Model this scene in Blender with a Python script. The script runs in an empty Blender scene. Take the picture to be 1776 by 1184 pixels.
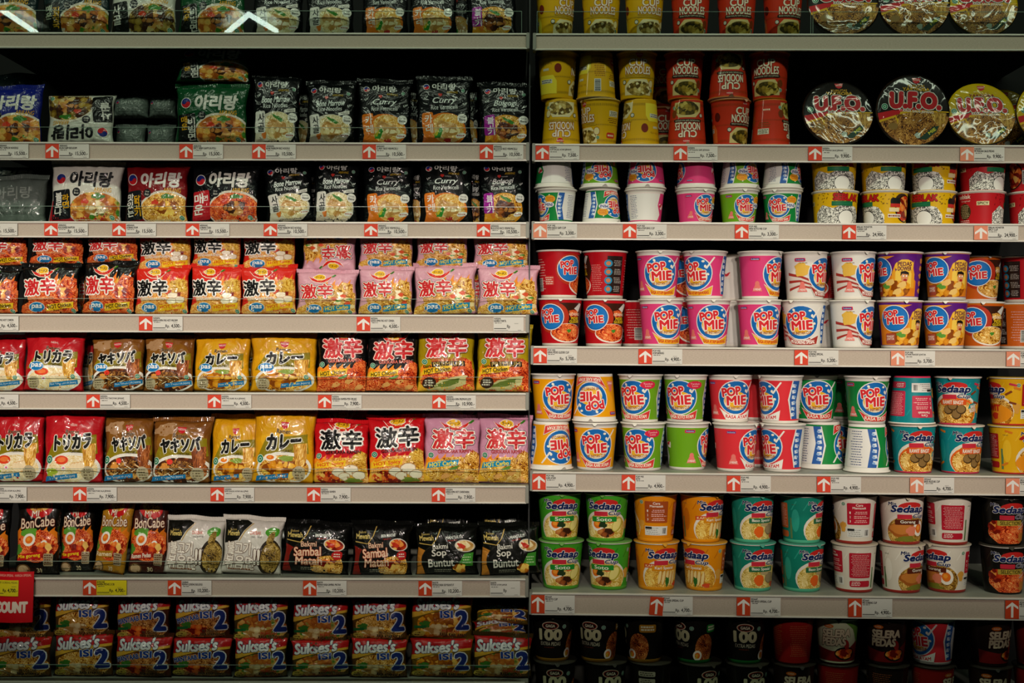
import bpy, bmesh, math, random
import numpy as np
from mathutils import Matrix, Vector

# ---------------------------------------------------------------- camera, world, lights
S = 0.0012            # metres per photo pixel on the shelf-front plane (y = 0)
D = 2.6               # camera distance to that plane
EYE = 1.25            # camera height; photo row 592 is the horizon
CX, CY = 888.0, 592.0
scn = bpy.context.scene
COL = scn.collection
cam = bpy.data.objects.new('camera', bpy.data.cameras.new('camera'))
COL.objects.link(cam)
cam.location = (0, -D, EYE)
cam.rotation_euler = (math.pi / 2, 0, 0)
cam.data.sensor_width = 36
cam.data.lens = 36 * D / (1776 * S)
cam.data.clip_start = 0.05
scn.camera = cam
scn.view_settings.view_transform = 'Standard'
scn.view_settings.look = 'None'
scn.view_settings.gamma = 1
scn.view_settings.use_curve_mapping = False
scn.view_settings.exposure = 0.13
w = bpy.data.worlds.new('world'); scn.world = w; w.use_nodes = True
w.node_tree.nodes['Background'].inputs[0].default_value = (0.25, 0.6, 0.45, 1)
w.node_tree.nodes['Background'].inputs[1].default_value = 0.006

def spot(name, loc, target, energy, size, blend, color, radius):
    l = bpy.data.lights.new(name, 'SPOT'); l.energy = energy; l.spot_size = math.radians(size)
    l.spot_blend = blend; l.color = color; l.shadow_soft_size = radius
    o = bpy.data.objects.new(name, l); COL.objects.link(o); o.location = loc
    d = Vector(target) - Vector(loc)
    o.rotation_euler = d.to_track_quat('-Z', 'Y').to_euler()
    return o
# row of added spots, no real fixtures, giving the bright middle band of shelves
for i in range(9):
    x = -1.3 + 0.31 * i
    spot('falloff_spot', (x, -2.3, EYE + 0.66), (x, 0, EYE - (0.062 if x < 0.5 else 0.05)), 64, 28.0, 0.85, (1.0, 0.865, 0.755), 0.05)
# added pale green-white fill, not a real fixture, lifting the top of the shelves
al = bpy.data.lights.new('top_fill_light', 'AREA'); al.shape = 'RECTANGLE'; al.size = 4.2; al.size_y = 0.1
al.energy = 14; al.color = (0.85, 1.0, 0.74)
ao = bpy.data.objects.new('top_fill_light', al); COL.objects.link(ao)
ao.location = (0, -1.0, EYE + 1.35); ao.rotation_euler = (math.radians(45), 0, 0)

# ---------------------------------------------------------------- materials
def lin(h):
    h = h.lstrip('#'); r = [int(h[i:i + 2], 16) / 255 for i in (0, 2, 4)]
    return tuple((c / 12.92 if c <= 0.04045 else ((c + 0.055) / 1.055) ** 2.4) for c in r) + (1,)
MATS = {}
def finish(nt, bs, kind):
    N, L = nt.nodes, nt.links
    p = dict(film=(0.36, 0.6, 0.05), cup=(0.45, 0.3, 0.05), card=(0.6, 0.0, 0.3), metal=(0.45, 0.0, 0.3), wrap=(0.4, 1.0, 0.09))[kind]
    bs.inputs['Roughness'].default_value = p[0]
    bs.inputs['Specular IOR Level'].default_value = 0.15
    bs.inputs['Coat Weight'].default_value = p[1]
    bs.inputs['Coat Roughness'].default_value = p[2]
    if kind in ('film', 'wrap'):
        tc = N.new('ShaderNodeTexCoord'); oi = N.new('ShaderNodeObjectInfo')
        mp = N.new('ShaderNodeVectorMath'); mp.operation = 'ADD'
        L.new(tc.outputs['Object'], mp.inputs[0]); L.new(oi.outputs['Random'], mp.inputs[1])
        nz = N.new('ShaderNodeTexNoise'); nz.inputs['Scale'].default_value = 24 if kind == 'film' else 11
        nz.inputs['Detail'].default_value = 2; nz.inputs['Distortion'].default_value = 2.2
        nz.inputs['Roughness'].default_value = 0.45
        L.new(mp.outputs[0], nz.inputs['Vector'])
        bp = N.new('ShaderNodeBump'); bp.inputs['Strength'].default_value = 0.75
        bp.inputs['Distance'].default_value = 0.010 if kind == 'film' else 0.012
        L.new(nz.outputs['Fac'], bp.inputs['Height'])
        L.new(bp.outputs[0], bs.inputs['Coat Normal'])
        bp2 = N.new('ShaderNodeBump'); bp2.inputs['Strength'].default_value = 0.55 if kind == 'film' else 0.1; bp2.inputs['Distance'].default_value = 0.006
        L.new(nz.outputs['Fac'], bp2.inputs['Height']); L.new(bp2.outputs[0], bs.inputs['Normal'])
def newmat(name):
    m = bpy.data.materials.new(name); m.use_nodes = True
    return m, m.node_tree, m.node_tree.nodes['Principled BSDF']
def M(hexc, kind='film'):
    if not isinstance(hexc, str): return food(*hexc, kind=kind)
    k = (hexc, kind)
    if k not in MATS:
        m, nt, bs = newmat('%s_print_%s' % (kind, hexc.lstrip('#')))
        bs.inputs['Base Color'].default_value = lin(hexc)
        finish(nt, bs, kind); MATS[k] = m
    return MATS[k]
def food(style, cols, scale=1.0, kind='film'):
    """printed food picture: 'noodle' strands or 'chunk' pieces in the given colours"""
    k = (style, cols, scale, kind)
    if k in MATS: return MATS[k]
    m, nt, bs = newmat('%s_print_food' % kind); N, L = nt.nodes, nt.links
    tc = N.new('ShaderNodeTexCoord')
    mp = N.new('ShaderNodeMapping'); L.new(tc.outputs['Object'], mp.inputs['Vector'])
    rp = N.new('ShaderNodeValToRGB')
    if style == 'strand': mp.inputs['Scale'].default_value = (2.2, 2.2, 0.3)
    if style in ('noodle', 'strand'):
        nz = N.new('ShaderNodeTexNoise'); nz.inputs['Scale'].default_value = 60 * scale
        nz.inputs['Detail'].default_value = 1.2; nz.inputs['Distortion'].default_value = 1.6
        L.new(mp.outputs[0], nz.inputs['Vector'])
        mu = N.new('ShaderNodeMath'); mu.operation = 'MULTIPLY'; mu.inputs[1].default_value = 55
        L.new(nz.outputs['Fac'], mu.inputs[0])
        sn = N.new('ShaderNodeMath'); sn.operation = 'SINE'; L.new(mu.outputs[0], sn.inputs[0])
        n2 = N.new('ShaderNodeTexNoise'); n2.inputs['Scale'].default_value = 60 * scale; L.new(mp.outputs[0], n2.inputs['Vector'])
        ma = N.new('ShaderNodeMath'); ma.operation = 'MULTIPLY_ADD'; ma.inputs[1].default_value = 0.27
        L.new(sn.outputs[0], ma.inputs[0]); L.new(n2.outputs['Fac'], ma.inputs[2]); out = ma.outputs[0]
        pos = (0.2, 0.42, 0.62, 0.85)
    elif style == 'doodle':
        vo = N.new('ShaderNodeTexVoronoi'); vo.feature = 'DISTANCE_TO_EDGE'; vo.inputs['Scale'].default_value = 130; L.new(mp.outputs[0], vo.inputs['Vector'])
        nz = N.new('ShaderNodeTexNoise'); nz.inputs['Scale'].default_value = 160; L.new(mp.outputs[0], nz.inputs['Vector'])
        mx = N.new('ShaderNodeMix'); mx.data_type = 'VECTOR'; mx.inputs['Factor'].default_value = 0.02
        L.new(mp.outputs[0], mx.inputs[4]); L.new(nz.outputs['Color'], mx.inputs[5]); L.new(mx.outputs[1], vo.inputs['Vector'])
        out = vo.outputs['Distance']; pos = (0.0, 0.055, 0.10, 0.5)
    else:
        nz = N.new('ShaderNodeTexNoise'); nz.inputs['Scale'].default_value = 120 * scale; L.new(mp.outputs[0], nz.inputs['Vector'])
        mx = N.new('ShaderNodeMix'); mx.data_type = 'VECTOR'; mx.inputs['Factor'].default_value = 0.006 / scale
        L.new(mp.outputs[0], mx.inputs[4]); L.new(nz.outputs['Color'], mx.inputs[5])
        vo = N.new('ShaderNodeTexVoronoi'); vo.inputs['Scale'].default_value = 95 * scale; L.new(mx.outputs[1], vo.inputs['Vector'])
        sp = N.new('ShaderNodeSeparateColor'); L.new(vo.outputs['Color'], sp.inputs[0])
        mu = N.new('ShaderNodeMath'); mu.operation = 'MULTIPLY'; mu.inputs[1].default_value = 60 * scale
        L.new(vo.outputs['Distance'], mu.inputs[0])
        ma = N.new('ShaderNodeMath'); ma.operation = 'MULTIPLY_ADD'; ma.inputs[1].default_value = -0.35
        L.new(vo.outputs['Distance'], ma.inputs[0]); L.new(sp.outputs[0], ma.inputs[2]); out = ma.outputs[0]
        pos = (0.0, 0.3, 0.55, 0.8)
    L.new(out, rp.inputs[0])
    e = rp.color_ramp.elements
    while len(e) < len(cols): e.new(0.5)
    for i, c in enumerate(cols): e[i].position = pos[i]; e[i].color = lin(c)
    L.new(rp.outputs[0], bs.inputs['Base Color'])
    finish(nt, bs, kind); MATS[k] = m
    return m
NOOD = ('noodle', ('#7a3d08', '#d08a1e', '#f0bc4a', '#ffe29a'))
SPICY = ('noodle', ('#7d1206', '#d43c14', '#f06a2a', '#f9a860'))
DARKN = ('noodle', ('#1d0d05', '#5b2c10', '#8f5a22', '#c8944a'))
UFON = ('noodle', ('#2d1303', '#7a4512', '#ad7428', '#d8a85a'))
STRN = ('strand', ('#9a5a10', '#d8962a', '#f0bc4a', '#ffe29a'))
BEEF = ('chunk', ('#3a1c0c', '#7a3c18', '#b4622a', '#d8a050'))
CHIK = ('chunk', ('#b88540', '#dab573', '#f0d9a0', '#fbeecb'))
CURR = ('chunk', ('#8a4306', '#c9780e', '#e9a01f', '#f6cf62'))
RICE = ('noodle', ('#b59a5c', '#dcc78a', '#efe2b4', '#fbf5dc'))
CHILI = ('chunk', ('#7c1408', '#d23a16', '#f07f2e', '#f2c565'))
GREENS = ('chunk', ('#1d4a12', '#3d7a1e', '#7aa838', '#c9c96a'))
BROTH = ('chunk', ('#a8541a', '#d98a30', '#edb85c', '#3d7a1e'))
DOOD = ('doodle', ('#1c1c1c', '#2c2c2a', '#ebe8de', '#f1eee6'))

# ---------------------------------------------------------------- lettering (built-in font) to flat triangles
TXT = {}
def glyphs(s, off, shear=0.0, res=3):
    k = (s, round(off, 4), shear)
    if k in TXT: return TXT[k]
    c = bpy.data.curves.new('lettering', 'FONT'); c.body = s; c.size = 1; c.offset = off; c.shear = shear
    c.resolution_u = res; c.align_x = 'CENTER'; c.space_line = 0.85
    o = bpy.data.objects.new('lettering', c); COL.objects.link(o)
    bpy.context.view_layer.update()
    dg = bpy.context.evaluated_depsgraph_get()
    me = o.evaluated_get(dg).to_mesh()
    co = np.empty(len(me.vertices) * 3); me.vertices.foreach_get('co', co)
    r = (co.reshape(-1, 3)[:, :2].copy(), [tuple(p.vertices) for p in me.polygons])
    o.evaluated_get(dg).to_mesh_clear()
    bpy.data.objects.remove(o); bpy.data.curves.remove(c)
    TXT[k] = r
    return r

class Art:
    """flat artwork in photo pixels, later wrapped onto a surface; z is the layer"""
    def __init__(s, kind='film'):
        s.bm = bmesh.new(); s.mats = []; s.z = 0; s.kind = kind; s.clip = None; s.boxes = []
    def lay(s, x0, y0, x1, y1, thick=1.0):
        """lowest free layer above everything already printed inside this box"""
        b = [q[4] for q in s.boxes if q[0] < x1 and q[2] > x0 and q[1] < y1 and q[3] > y0]
        s.z = (max(b) if b else 0.0) + 1.0
        s.boxes.append((x0, y0, x1, y1, s.z + thick - 1.0)); return s.z
    def mi(s, c):
        m = M(c, s.kind)
        if m not in s.mats: s.mats.append(m)
        return s.mats.index(m)
    def poly(s, pts, c, z=None):
        xs = [p[0] for p in pts]; ys = [p[1] for p in pts]; s.lay(min(xs), min(ys), max(xs), max(ys))
        vs = [s.bm.verts.new((x, y, s.z)) for x, y in pts]
        f = s.bm.faces.new(vs); f.material_index = s.mi(c)
        f.normal_update()
        if f.normal.z < 0: f.normal_flip()
    def rect(s, x0, y0, x1, y1, c, rot=0):
        cx, cy = (x0 + x1) / 2, (y0 + y1) / 2; a = math.radians(rot); ca, sa = math.cos(a), math.sin(a)
        s.poly([(cx + (x - cx) * ca - (y - cy) * sa, cy + (x - cx) * sa + (y - cy) * ca) for x, y in ((x0, y0), (x1, y0), (x1, y1), (x0, y1))], c)
    def ell(s, cx, cy, rx, ry, c, rot=0, n=26, wob=0, seed=0, a0=0, a1=360):
        a = math.radians(rot); ca, sa = math.cos(a), math.sin(a); R = random.Random(seed); pts = []
        full = a1 - a0 >= 360
        ph = [R.uniform(0, 6.28) for _ in range(3)]
        for i in range(n if full else n + 1):
            t = math.radians(a0 + (a1 - a0) * i / n)
            k = 1 + wob * (math.sin(3 * t + ph[0]) + 0.7 * math.sin(5 * t + ph[1]) + 0.6 * math.sin(9 * t + ph[2])) / 2
            x, y = rx * k * math.cos(t), ry * k * math.sin(t)
            pts.append((cx + x * ca - y * sa, cy + x * sa + y * ca))
        s.poly(pts, c)
    def rrect(s, x0, y0, x1, y1, c, r=3, rot=0):
        cx, cy = (x0 + x1) / 2, (y0 + y1) / 2; a = math.radians(rot); ca, sa = math.cos(a), math.sin(a); pts = []
        for (qx, qy, b) in ((x1 - r, y1 - r, 0), (x0 + r, y1 - r, 90), (x0 + r, y0 + r, 180), (x1 - r, y0 + r, 270)):
            for i in range(4):
                t = math.radians(b + i * 30); x, y = qx + r * math.cos(t) - cx, qy + r * math.sin(t) - cy
                pts.append((cx + x * ca - y * sa, cy + x * sa + y * ca))
        s.poly(pts, c)
    def text(s, st, cx, cy, w, h, c, bold=0.02, rot=0, shear=0.0, out=None, ow=0.05, out2=None, ow2=0.1, res=3, arc=0.0):
        base, _ = glyphs(st, 0.0, shear, res)
        if len(base) == 0: return
        mn, mx = base.min(0), base.max(0); sz = np.maximum(mx - mn, 1e-4); ctr = (mn + mx) / 2
        sy = h / sz[1]; sx = (w / sz[0]) if w else sy * 0.85
        a = math.radians(rot); ca, sa = math.cos(a), math.sin(a)
        lay = []
        lo = 0.0; ex = bold * sy
        if out2: lay.append((out2, ex + ow2 * sy))
        if out: lay.append((out, ex + ow * sy))
        lay.append((c, ex))
        co, fs = glyphs(st, lo, shear, res)
        x = (co[:, 0] - ctr[0]) * sx; y = (co[:, 1] - ctr[1]) * sy
        y = y - arc * x * x
        X, Y = cx + x * ca - y * sa, cy + x * sa + y * ca
        for col, d in lay:
            i = s.mi(col)
            n = 0 if d < 0.1 else (4 if d < 0.6 else (6 if d < 1.1 else 9))
            offs = [(0, 0)] if n in (0, 4) else []
            offs += [(d * math.cos(2 * math.pi * (q + .5) / n), d * math.sin(2 * math.pi * (q + .5) / n)) for q in range(n)]
            zz = s.lay(X.min() - d, Y.min() - d, X.max() + d, Y.max() + d, 1.0 + 0.3 * (len(offs) - 1))
            for q, (ox, oy) in enumerate(offs):
                s.z = zz + 0.3 * q
                vs = [s.bm.verts.new((X[j] + ox, Y[j] + oy, s.z)) for j in range(len(X))]
                for f in fs:
                    try: nf = s.bm.faces.new([vs[j] for j in f]); nf.material_index = i
                    except ValueError: pass
    def vtext(s, st, cx, top, h, c, bold=0.035, step=None, w=None, out=None, rot=0):
        step = step or h * 1.12; a = math.radians(rot)
        for i, ch in enumerate(st):
            d = (h / 2 + i * step)
            s.text(ch, cx + d * math.sin(a), top - d * math.cos(a), w or h, h, c, bold, rot=rot, out=out)
    def small(s, x0, y0, x1, y1, c, rows, seed=1, th=0.45):
        """unreadably small print"""
        R = random.Random(seed); p = (y1 - y0) / rows; s.lay(x0, y0, x1, y1); i = s.mi(c)
        for r in range(rows):
            y = y1 - (r + 1) * p + p * 0.25; x = x0 + (R.uniform(0, (x1 - x0) * 0.12))
            e = x1 - R.uniform(0, (x1 - x0) * 0.22)
            while x < e:
                l = min(R.uniform(1.6, 5), e - x)
                if l < 0.5: break
                f = s.bm.faces.new([s.bm.verts.new((a, b, s.z)) for a, b in ((x, y), (x + l, y), (x + l, y + p * th), (x, y + p * th))])
                f.material_index = i; x += l + 0.9
    def barcode(s, x0, y0, x1, y1, seed=3, vertical=False):
        s.rect(x0, y0, x1, y1, '#e4e2da'); R = random.Random(seed); s.lay(x0, y0, x1, y1); i = s.mi('#1c1c1c')
        a, b = (y0, y1) if vertical else (x0, x1)
        t = a + 1
        while t < b - 1.4:
            l = R.choice((0.5, 0.8, 1.2))
            q = ((x0 + 1, t), (x1 - 1, t), (x1 - 1, t + l), (x0 + 1, t + l)) if vertical else ((t, y0 + 1), (t + l, y0 + 1), (t + l, y1 - 1), (t, y1 - 1))
            f = s.bm.faces.new([s.bm.verts.new((m, n, s.z)) for m, n in q]); f.material_index = i
            t += l + R.choice((0.5, 0.9))
    def flames(s, x0, x1, y, h, c, n=5, seed=2, down=0.0):
        R = random.Random(seed); pts = [(x0, y - down)]; d = (x1 - x0) / n
        for i in range(n):
            k = R.uniform(0.6, 1.0) * h
            a = x0 + d * i
            pts += [(a + d * 0.1, y + k * 0.3), (a + d * 0.45, y + k * 0.65), (a + d * 0.75, y + k), (a + d * 0.7, y + k * 0.5), (a + d, y + k * 0.15)]
        pts += [(x1, y - down)]
        s.poly(pts, c)
    def cut(s, xs, ys):
        for x in xs:
            bmesh.ops.bisect_plane(s.bm, geom=s.bm.verts[:] + s.bm.edges[:] + s.bm.faces[:], plane_co=(x, 0, 0), plane_no=(1, 0, 0), dist=1e-4)
        for y in ys:
            bmesh.ops.bisect_plane(s.bm, geom=s.bm.verts[:] + s.bm.edges[:] + s.bm.faces[:], plane_co=(0, y, 0), plane_no=(0, 1, 0), dist=1e-4)
    def trim(s, x0, x1, y0, y1):
        for co, no in (((x0, 0, 0), (-1, 0, 0)), ((x1, 0, 0), (1, 0, 0)), ((0, y0, 0), (0, -1, 0)), ((0, y1, 0), (0, 1, 0))):
            bmesh.ops.bisect_plane(s.bm, geom=s.bm.verts[:] + s.bm.edges[:] + s.bm.faces[:], plane_co=co, plane_no=no, clear_outer=True, dist=1e-5)

def mesh_from(bm, name, mats, smooth=True):
    me = bpy.data.meshes.new(name); bm.to_mesh(me); bm.free()
    for m in mats: me.materials.append(m)
    if smooth: me.shade_smooth()
    return me
def merge(body, art, mapf, name, mats, lift=0.30, step=0.09):
    """add the wrapped artwork to a body bmesh; one mesh comes out"""
    off = len(mats); mats = mats + art.mats
    art.bm.verts.ensure_lookup_table()
    n = len(art.bm.verts)
    if n:
        co = np.array([v.co[:] for v in art.bm.verts])
        P = mapf(co[:, 0], co[:, 1], lift + step * co[:, 2])
        nv = [body.verts.new(p) for p in P]
        art.bm.verts.index_update()
        for f in art.bm.faces:
            try: g = body.faces.new([nv[v.index] for v in f.verts]); g.material_index = f.material_index + off
            except ValueError: pass
    art.bm.free()
    for v in body.verts: v.co *= S
    return mesh_from(body, name, mats)

# ---------------------------------------------------------------- bag and cup bodies
STEP = 4.0
def bag_grid(wd, ht, T, seed):
    R = random.Random(seed)
    nu, nv = int(round(wd / STEP)), int(round(ht / STEP))
    u = np.linspace(-wd / 2, wd / 2, nu + 1); v = np.linspace(0, ht, nv + 1)
    U, V = np.meshgrid(u, v)
    a = np.abs(2 * U / wd); b = np.abs(2 * V / ht - 1)
    prof = np.clip(1 - a ** 3.2, 0, 1) ** 0.55 * np.clip(1 - b ** 3.4, 0, 1) ** 0.6
    dpt = T * prof
    m = np.clip(1 - a ** 6, 0, 1)
    k1, k2 = R.uniform(0.22, 0.34), R.uniform(0.4, 0.6)
    edge = np.exp(-((1 - b) * ht / 2) / 11)
    dpt += m * edge * (1.5 * np.sin(k1 * U + R.uniform(0, 6)) + 0.8 * np.sin(k2 * U + R.uniform(0, 6)) + 0.6) * np.clip((1 - b) * ht / 8, 0, 1)
    for i in range(20):
        top = R.random() < 0.62
        x0 = R.uniform(-wd / 2, wd / 2); y0 = ht if top else 0
        ang = math.radians(R.uniform(20, 160)) * (-1 if top else 1)
        L = R.uniform(16, 46); dx, dy = math.cos(ang), math.sin(ang)
        t = (U - x0) * dx + (V - y0) * dy; dist = -(U - x0) * dy + (V - y0) * dx
        dpt += R.choice((2.7, -2.2, 1.8)) * np.exp(-(dist / 2.6) ** 2) * np.clip(1 - t / L, 0, 1) * (t > 0) * m * np.clip((1 - b) * ht / 8, 0, 1)
    dpt += m * (1 - b ** 4) * 1.2 * np.sin(U * 0.07 + R.uniform(0, 6)) * np.sin(V * 0.06 + R.uniform(0, 6))
    ears = 1 + 0.05 * b ** 5 - 0.03 * (1 - b ** 2)
    tilt = R.uniform(-1.5, 1.5)
    X = U * ears + 0.9 * np.sin(V * 0.12 + R.uniform(0, 6)) * a
    Z = V + (V / ht) ** 2 * (tilt * U / wd * 2.6 + R.uniform(-1.5, 3) * (2 * np.abs(U) / wd) ** 4 + 0.9 * np.sin(U * 0.1 + R.uniform(0, 6)))
    return u, v, X, -dpt, Z, T * prof
def make_bag(wd, ht, base, artf, seed=1, T=13, kind='film', sealc=None):
    u, v, X, Y, Z, prof = bag_grid(wd, ht, T, seed)
    bm = bmesh.new(); nv, nu = X.shape
    F = [[bm.verts.new((X[j, i], Y[j, i], Z[j, i])) for i in range(nu)] for j in range(nv)]
    Bk = [[F[j][i] if (i in (0, nu - 1) or j in (0, nv - 1)) else bm.verts.new((X[j, i], prof[j, i] * 0.9, Z[j, i])) for i in range(nu)] for j in range(nv)]
    for j in range(nv - 1):
        for i in range(nu - 1):
            bm.faces.new((F[j][i], F[j][i + 1], F[j + 1][i + 1], F[j + 1][i]))
            bm.faces.new((Bk[j][i], Bk[j + 1][i], Bk[j + 1][i + 1], Bk[j][i + 1]))
    art = Art(kind); artf(art)
    art.trim(-wd / 2 + 1.2, wd / 2 - 1.2, 1.2, ht - 1.2)
    art.cut(u[1:-1], v[1:-1])
    du, dv = u[1] - u[0], v[1] - v[0]
    def mp(uu, vv, l):
        fi = np.clip((uu - u[0]) / du, 0, nu - 1.001); fj = np.clip((vv - v[0]) / dv, 0, nv - 1.001)
        i = fi.astype(int); j = fj.astype(int); a = fi - i; b = fj - j
        def q(A): return (A[j, i] * (1 - a) + A[j, i + 1] * a) * (1 - b) + (A[j + 1, i] * (1 - a) + A[j + 1, i + 1] * a) * b
        return np.stack([q(X), q(Y) - l, q(Z)], 1)
    me = merge(bm, art, mp, 'noodle_bag', [M(base, kind)], 0.3, 0.07)
    # crimped end seals
    seals = []
    for top in (True, False):
        b2 = bmesh.new(); row = nv - 1 if top else 0; H = 6.5 if top else 4.0; R = random.Random(seed + top)
        n = int(wd / 1.5); xs = np.linspace(X[row, 0], X[row, -1], n + 1)
        zs = np.interp(xs, X[row], Z[row])
        rows = []
        for j, f in enumerate((-0.12, 0.5, 1.0)):
            rw = []
            for i in range(n + 1):
                zz = H * f
                if j == 2: zz += 0.7 * (i % 2)
                sway = 1.2 * math.sin(xs[i] * 0.09 + seed) * f
                rw.append(b2.verts.new((xs[i] * (1 + 0.01 * f), 0.35 * (1 if i % 2 else -1) + (sway if top else 0), zs[i] + (zz if top else -zz * 0.05))))
            rows.append(rw)
        if not top:
            for j, rw in enumerate(rows):
                for vv in rw: vv.co.y += -1.0 * j; vv.co.z = 0.25 + 0.1 * j
        for j in range(2):
            for i in range(n):
                b2.faces.new((rows[j][i], rows[j][i + 1], rows[j + 1][i + 1], rows[j + 1][i]))
        for vv in b2.verts: vv.co *= S
        seals.append(mesh_from(b2, 'seal', [M(sealc or base, kind)], False))
    return me, seals

SEG = 48
def lathe(prof, mats_idx, seg=SEG, bm=None):
    bm = bm or bmesh.new(); rings = []
    for r, z in prof:
        if r < 1e-6: rings.append([bm.verts.new((0, 0, z))])
        else: rings.append([bm.verts.new((r * math.sin(2 * math.pi * i / seg), -r * math.cos(2 * math.pi * i / seg), z)) for i in range(seg)])
    for k in range(len(prof) - 1):
        A, Bq = rings[k], rings[k + 1]
        for i in range(seg):
            j = (i + 1) % seg
            if len(A) == 1: vs = (A[0], Bq[j], Bq[i])
            elif len(Bq) == 1: vs = (A[i], A[j], Bq[0])
            else: vs = (A[i], A[j], Bq[j], Bq[i])
            bm.faces.new(vs).material_index = mats_idx[k]
    return bm
def make_cup(dt, db, h, base, artf, bands=('#e9e4da', '#e9e4da'), bw=(5, 6), lidc='#e9e4da', rimc='#efeae0', kind='cup', foot=True):
    rt, rb = dt / 2 - 2.0, db / 2
    def r(z): return rb + (rt - rb) * z / h
    b0, b1 = bw
    zt = h - 3
    if foot:
        prof = [(0, 2), (rb - 4, 2), (rb - 2, 0), (rb, 0.4), (r(b0), b0), (r(zt - b1), zt - b1), (r(zt), zt), (rt + 1.6, zt + 0.3), (rt + 2.0, zt + 1.3), (rt + 1.2, h - 0.2), (rt - 1.2, h - 0.6)]
    mi = [1, 1, 1, 1, 0, 2, 3, 3, 3, 3]
    bm = lathe(prof, mi)
    art = Art(kind); artf(art)
    rm = (rt + rb) / 2; half = math.pi * rm - 0.01
    art.trim(-half, half, b0 + 0.2 if art.clip is None else 1.0, zt - b1 - 0.2 if art.clip is None else zt - 0.5)
    st = 2 * math.pi * rm / SEG
    art.cut([st * i for i in range(-SEG // 2 + 1, SEG // 2)], [])
    def mp(u, v, l):
        th = u / rm; q = th / (2 * math.pi / SEG); k = np.floor(q + 1e-6); f = q - k
        # stay on the facets of the body
        t0, t1 = k * 2 * math.pi / SEG, (k + 1) * 2 * math.pi / SEG
        R = rb + (rt - rb) * v / h + l
        x = R * (np.sin(t0) * (1 - f) + np.sin(t1) * f); y = -R * (np.cos(t0) * (1 - f) + np.cos(t1) * f)
        return np.stack([x, y, v], 1)
    me = merge(bm, art, mp, 'noodle_cup', [M(base, kind), M(bands[0], kind), M(bands[1], kind), M(rimc, kind)], 0.18, 0.07)
    # peel-off lid with a pull tab
    lb = lathe([(0, h + 0.5), (rt * 0.7, h + 0.45), (rt + 0.6, h + 0.1), (rt + 2.1, h - 0.4), (rt + 2.3, h - 1.2)], [0] * 4)
    a = [lb.verts.new((x, -(rt + y), h + z)) for x, y, z in ((-6, 0.8, -0.2), (6, 0.8, -0.2), (4.5, 3.2, -1.4), (1.2, 4.4, -5.5), (-1.2, 4.4, -5.5), (-4.5, 3.2, -1.4))]
    lb.faces.new(a)
    for v in lb.verts: v.co *= S
    return me, mesh_from(lb, 'lid', [M(lidc, kind)])
# ---------------------------------------------------------------- pieces of artwork shared by the packs
def taegeuk(a, cx, cy, r, rim='#e8e4da'):
    a.ell(cx, cy, r, r, rim); r *= 0.88
    a.ell(cx, cy, r, r, '#1c2c7c')
    pts = []
    b = math.radians(-25)
    def P(x, y): return (cx + x * math.cos(b) - y * math.sin(b), cy + x * math.sin(b) + y * math.cos(b))
    for i in range(13): t = math.pi + math.pi * i / 12; pts.append(P(r * math.cos(t), r * math.sin(t)))
    for i in range(1, 9): t = math.pi * i / 8; pts.append(P(r / 2 + r / 2 * math.cos(t), r / 2 * math.sin(t)))
    for i in range(1, 8): t = -math.pi * i / 8; pts.append(P(-r / 2 + r / 2 * math.cos(t), r / 2 * math.sin(t)))
    a.poly(pts, '#c81f28')
def halal(a, x, y, r=4.2, c='#1f7a58'):
    a.ell(x, y, r, r, '#cfe0d0'); a.ell(x, y, r * 0.86, r * 0.86, c); a.ell(x, y, r * 0.45, r * 0.45, '#cfe0d0'); a.ell(x, y, r * 0.3, r * 0.3, c)
def nissin(a, x, y, w=13, rot=0, c='#c8202a'):
    a.poly([(x - w / 2, y + w * .3), (x + w / 2, y + w * .3), (x + w * .36, y - w * .16), (x + w * .12, y - w * .32), (x - w * .12, y - w * .32), (x - w * .36, y - w * .16)], c)
    a.text('NISSIN', x, y + w * .08, w * .78, w * .22, '#f0e6d8', 0.02)
def garnish(a, x, y, w, h, c='#2c7a22', rot=0): a.ell(x, y, w, h, c, rot=rot, wob=0.3, seed=int(x * 7 + y))
def egg(a, x, y, rx, ry, rot=0):
    a.ell(x, y, rx, ry, '#f4ecdc', rot); a.ell(x, y, rx * 0.62, ry * 0.6, '#e8721c', rot); a.ell(x - rx * .1, y + ry * .1, rx * 0.3, ry * 0.28, '#f49a30', rot)
def chili(a, x, y, s=1.0, rot=0):
    k = s
    def T(p): return [(x + u * k, y + v * k) for u, v in p]
    up = [(-26, 5), (-20, 1), (-10, -2), (0, -3), (12, -1), (20, 4), (27, 9), (22, 0), (14, -8), (4, -11), (-8, -10), (-18, -5)]
    a.poly(T([(u * 1.07, v * 1.2 + 0.6) for u, v in up]), '#f4ead8'); a.poly(T(up), '#d42018')
    a.poly(T([(26, 8), (30, 12), (33, 12), (34, 10), (29, 5), (23, 4)]), '#3f7a24')
    a.ell(x - 1 * k, y + 3 * k, 14 * k, 8 * k, '#f4ead8', wob=.12, seed=5); a.ell(x - 1 * k, y + 3 * k, 12.6 * k, 6.6 * k, '#f0b820', wob=.1, seed=5)
    a.text('ラーメン', x - 1 * k, y + 3 * k, 19 * k, 6 * k, '#2a1408', 0.03)
    a.small(x - 7 * k, y - 7 * k, x + 7 * k, y - 3.5 * k, '#f0c030', 1, 4)

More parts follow.
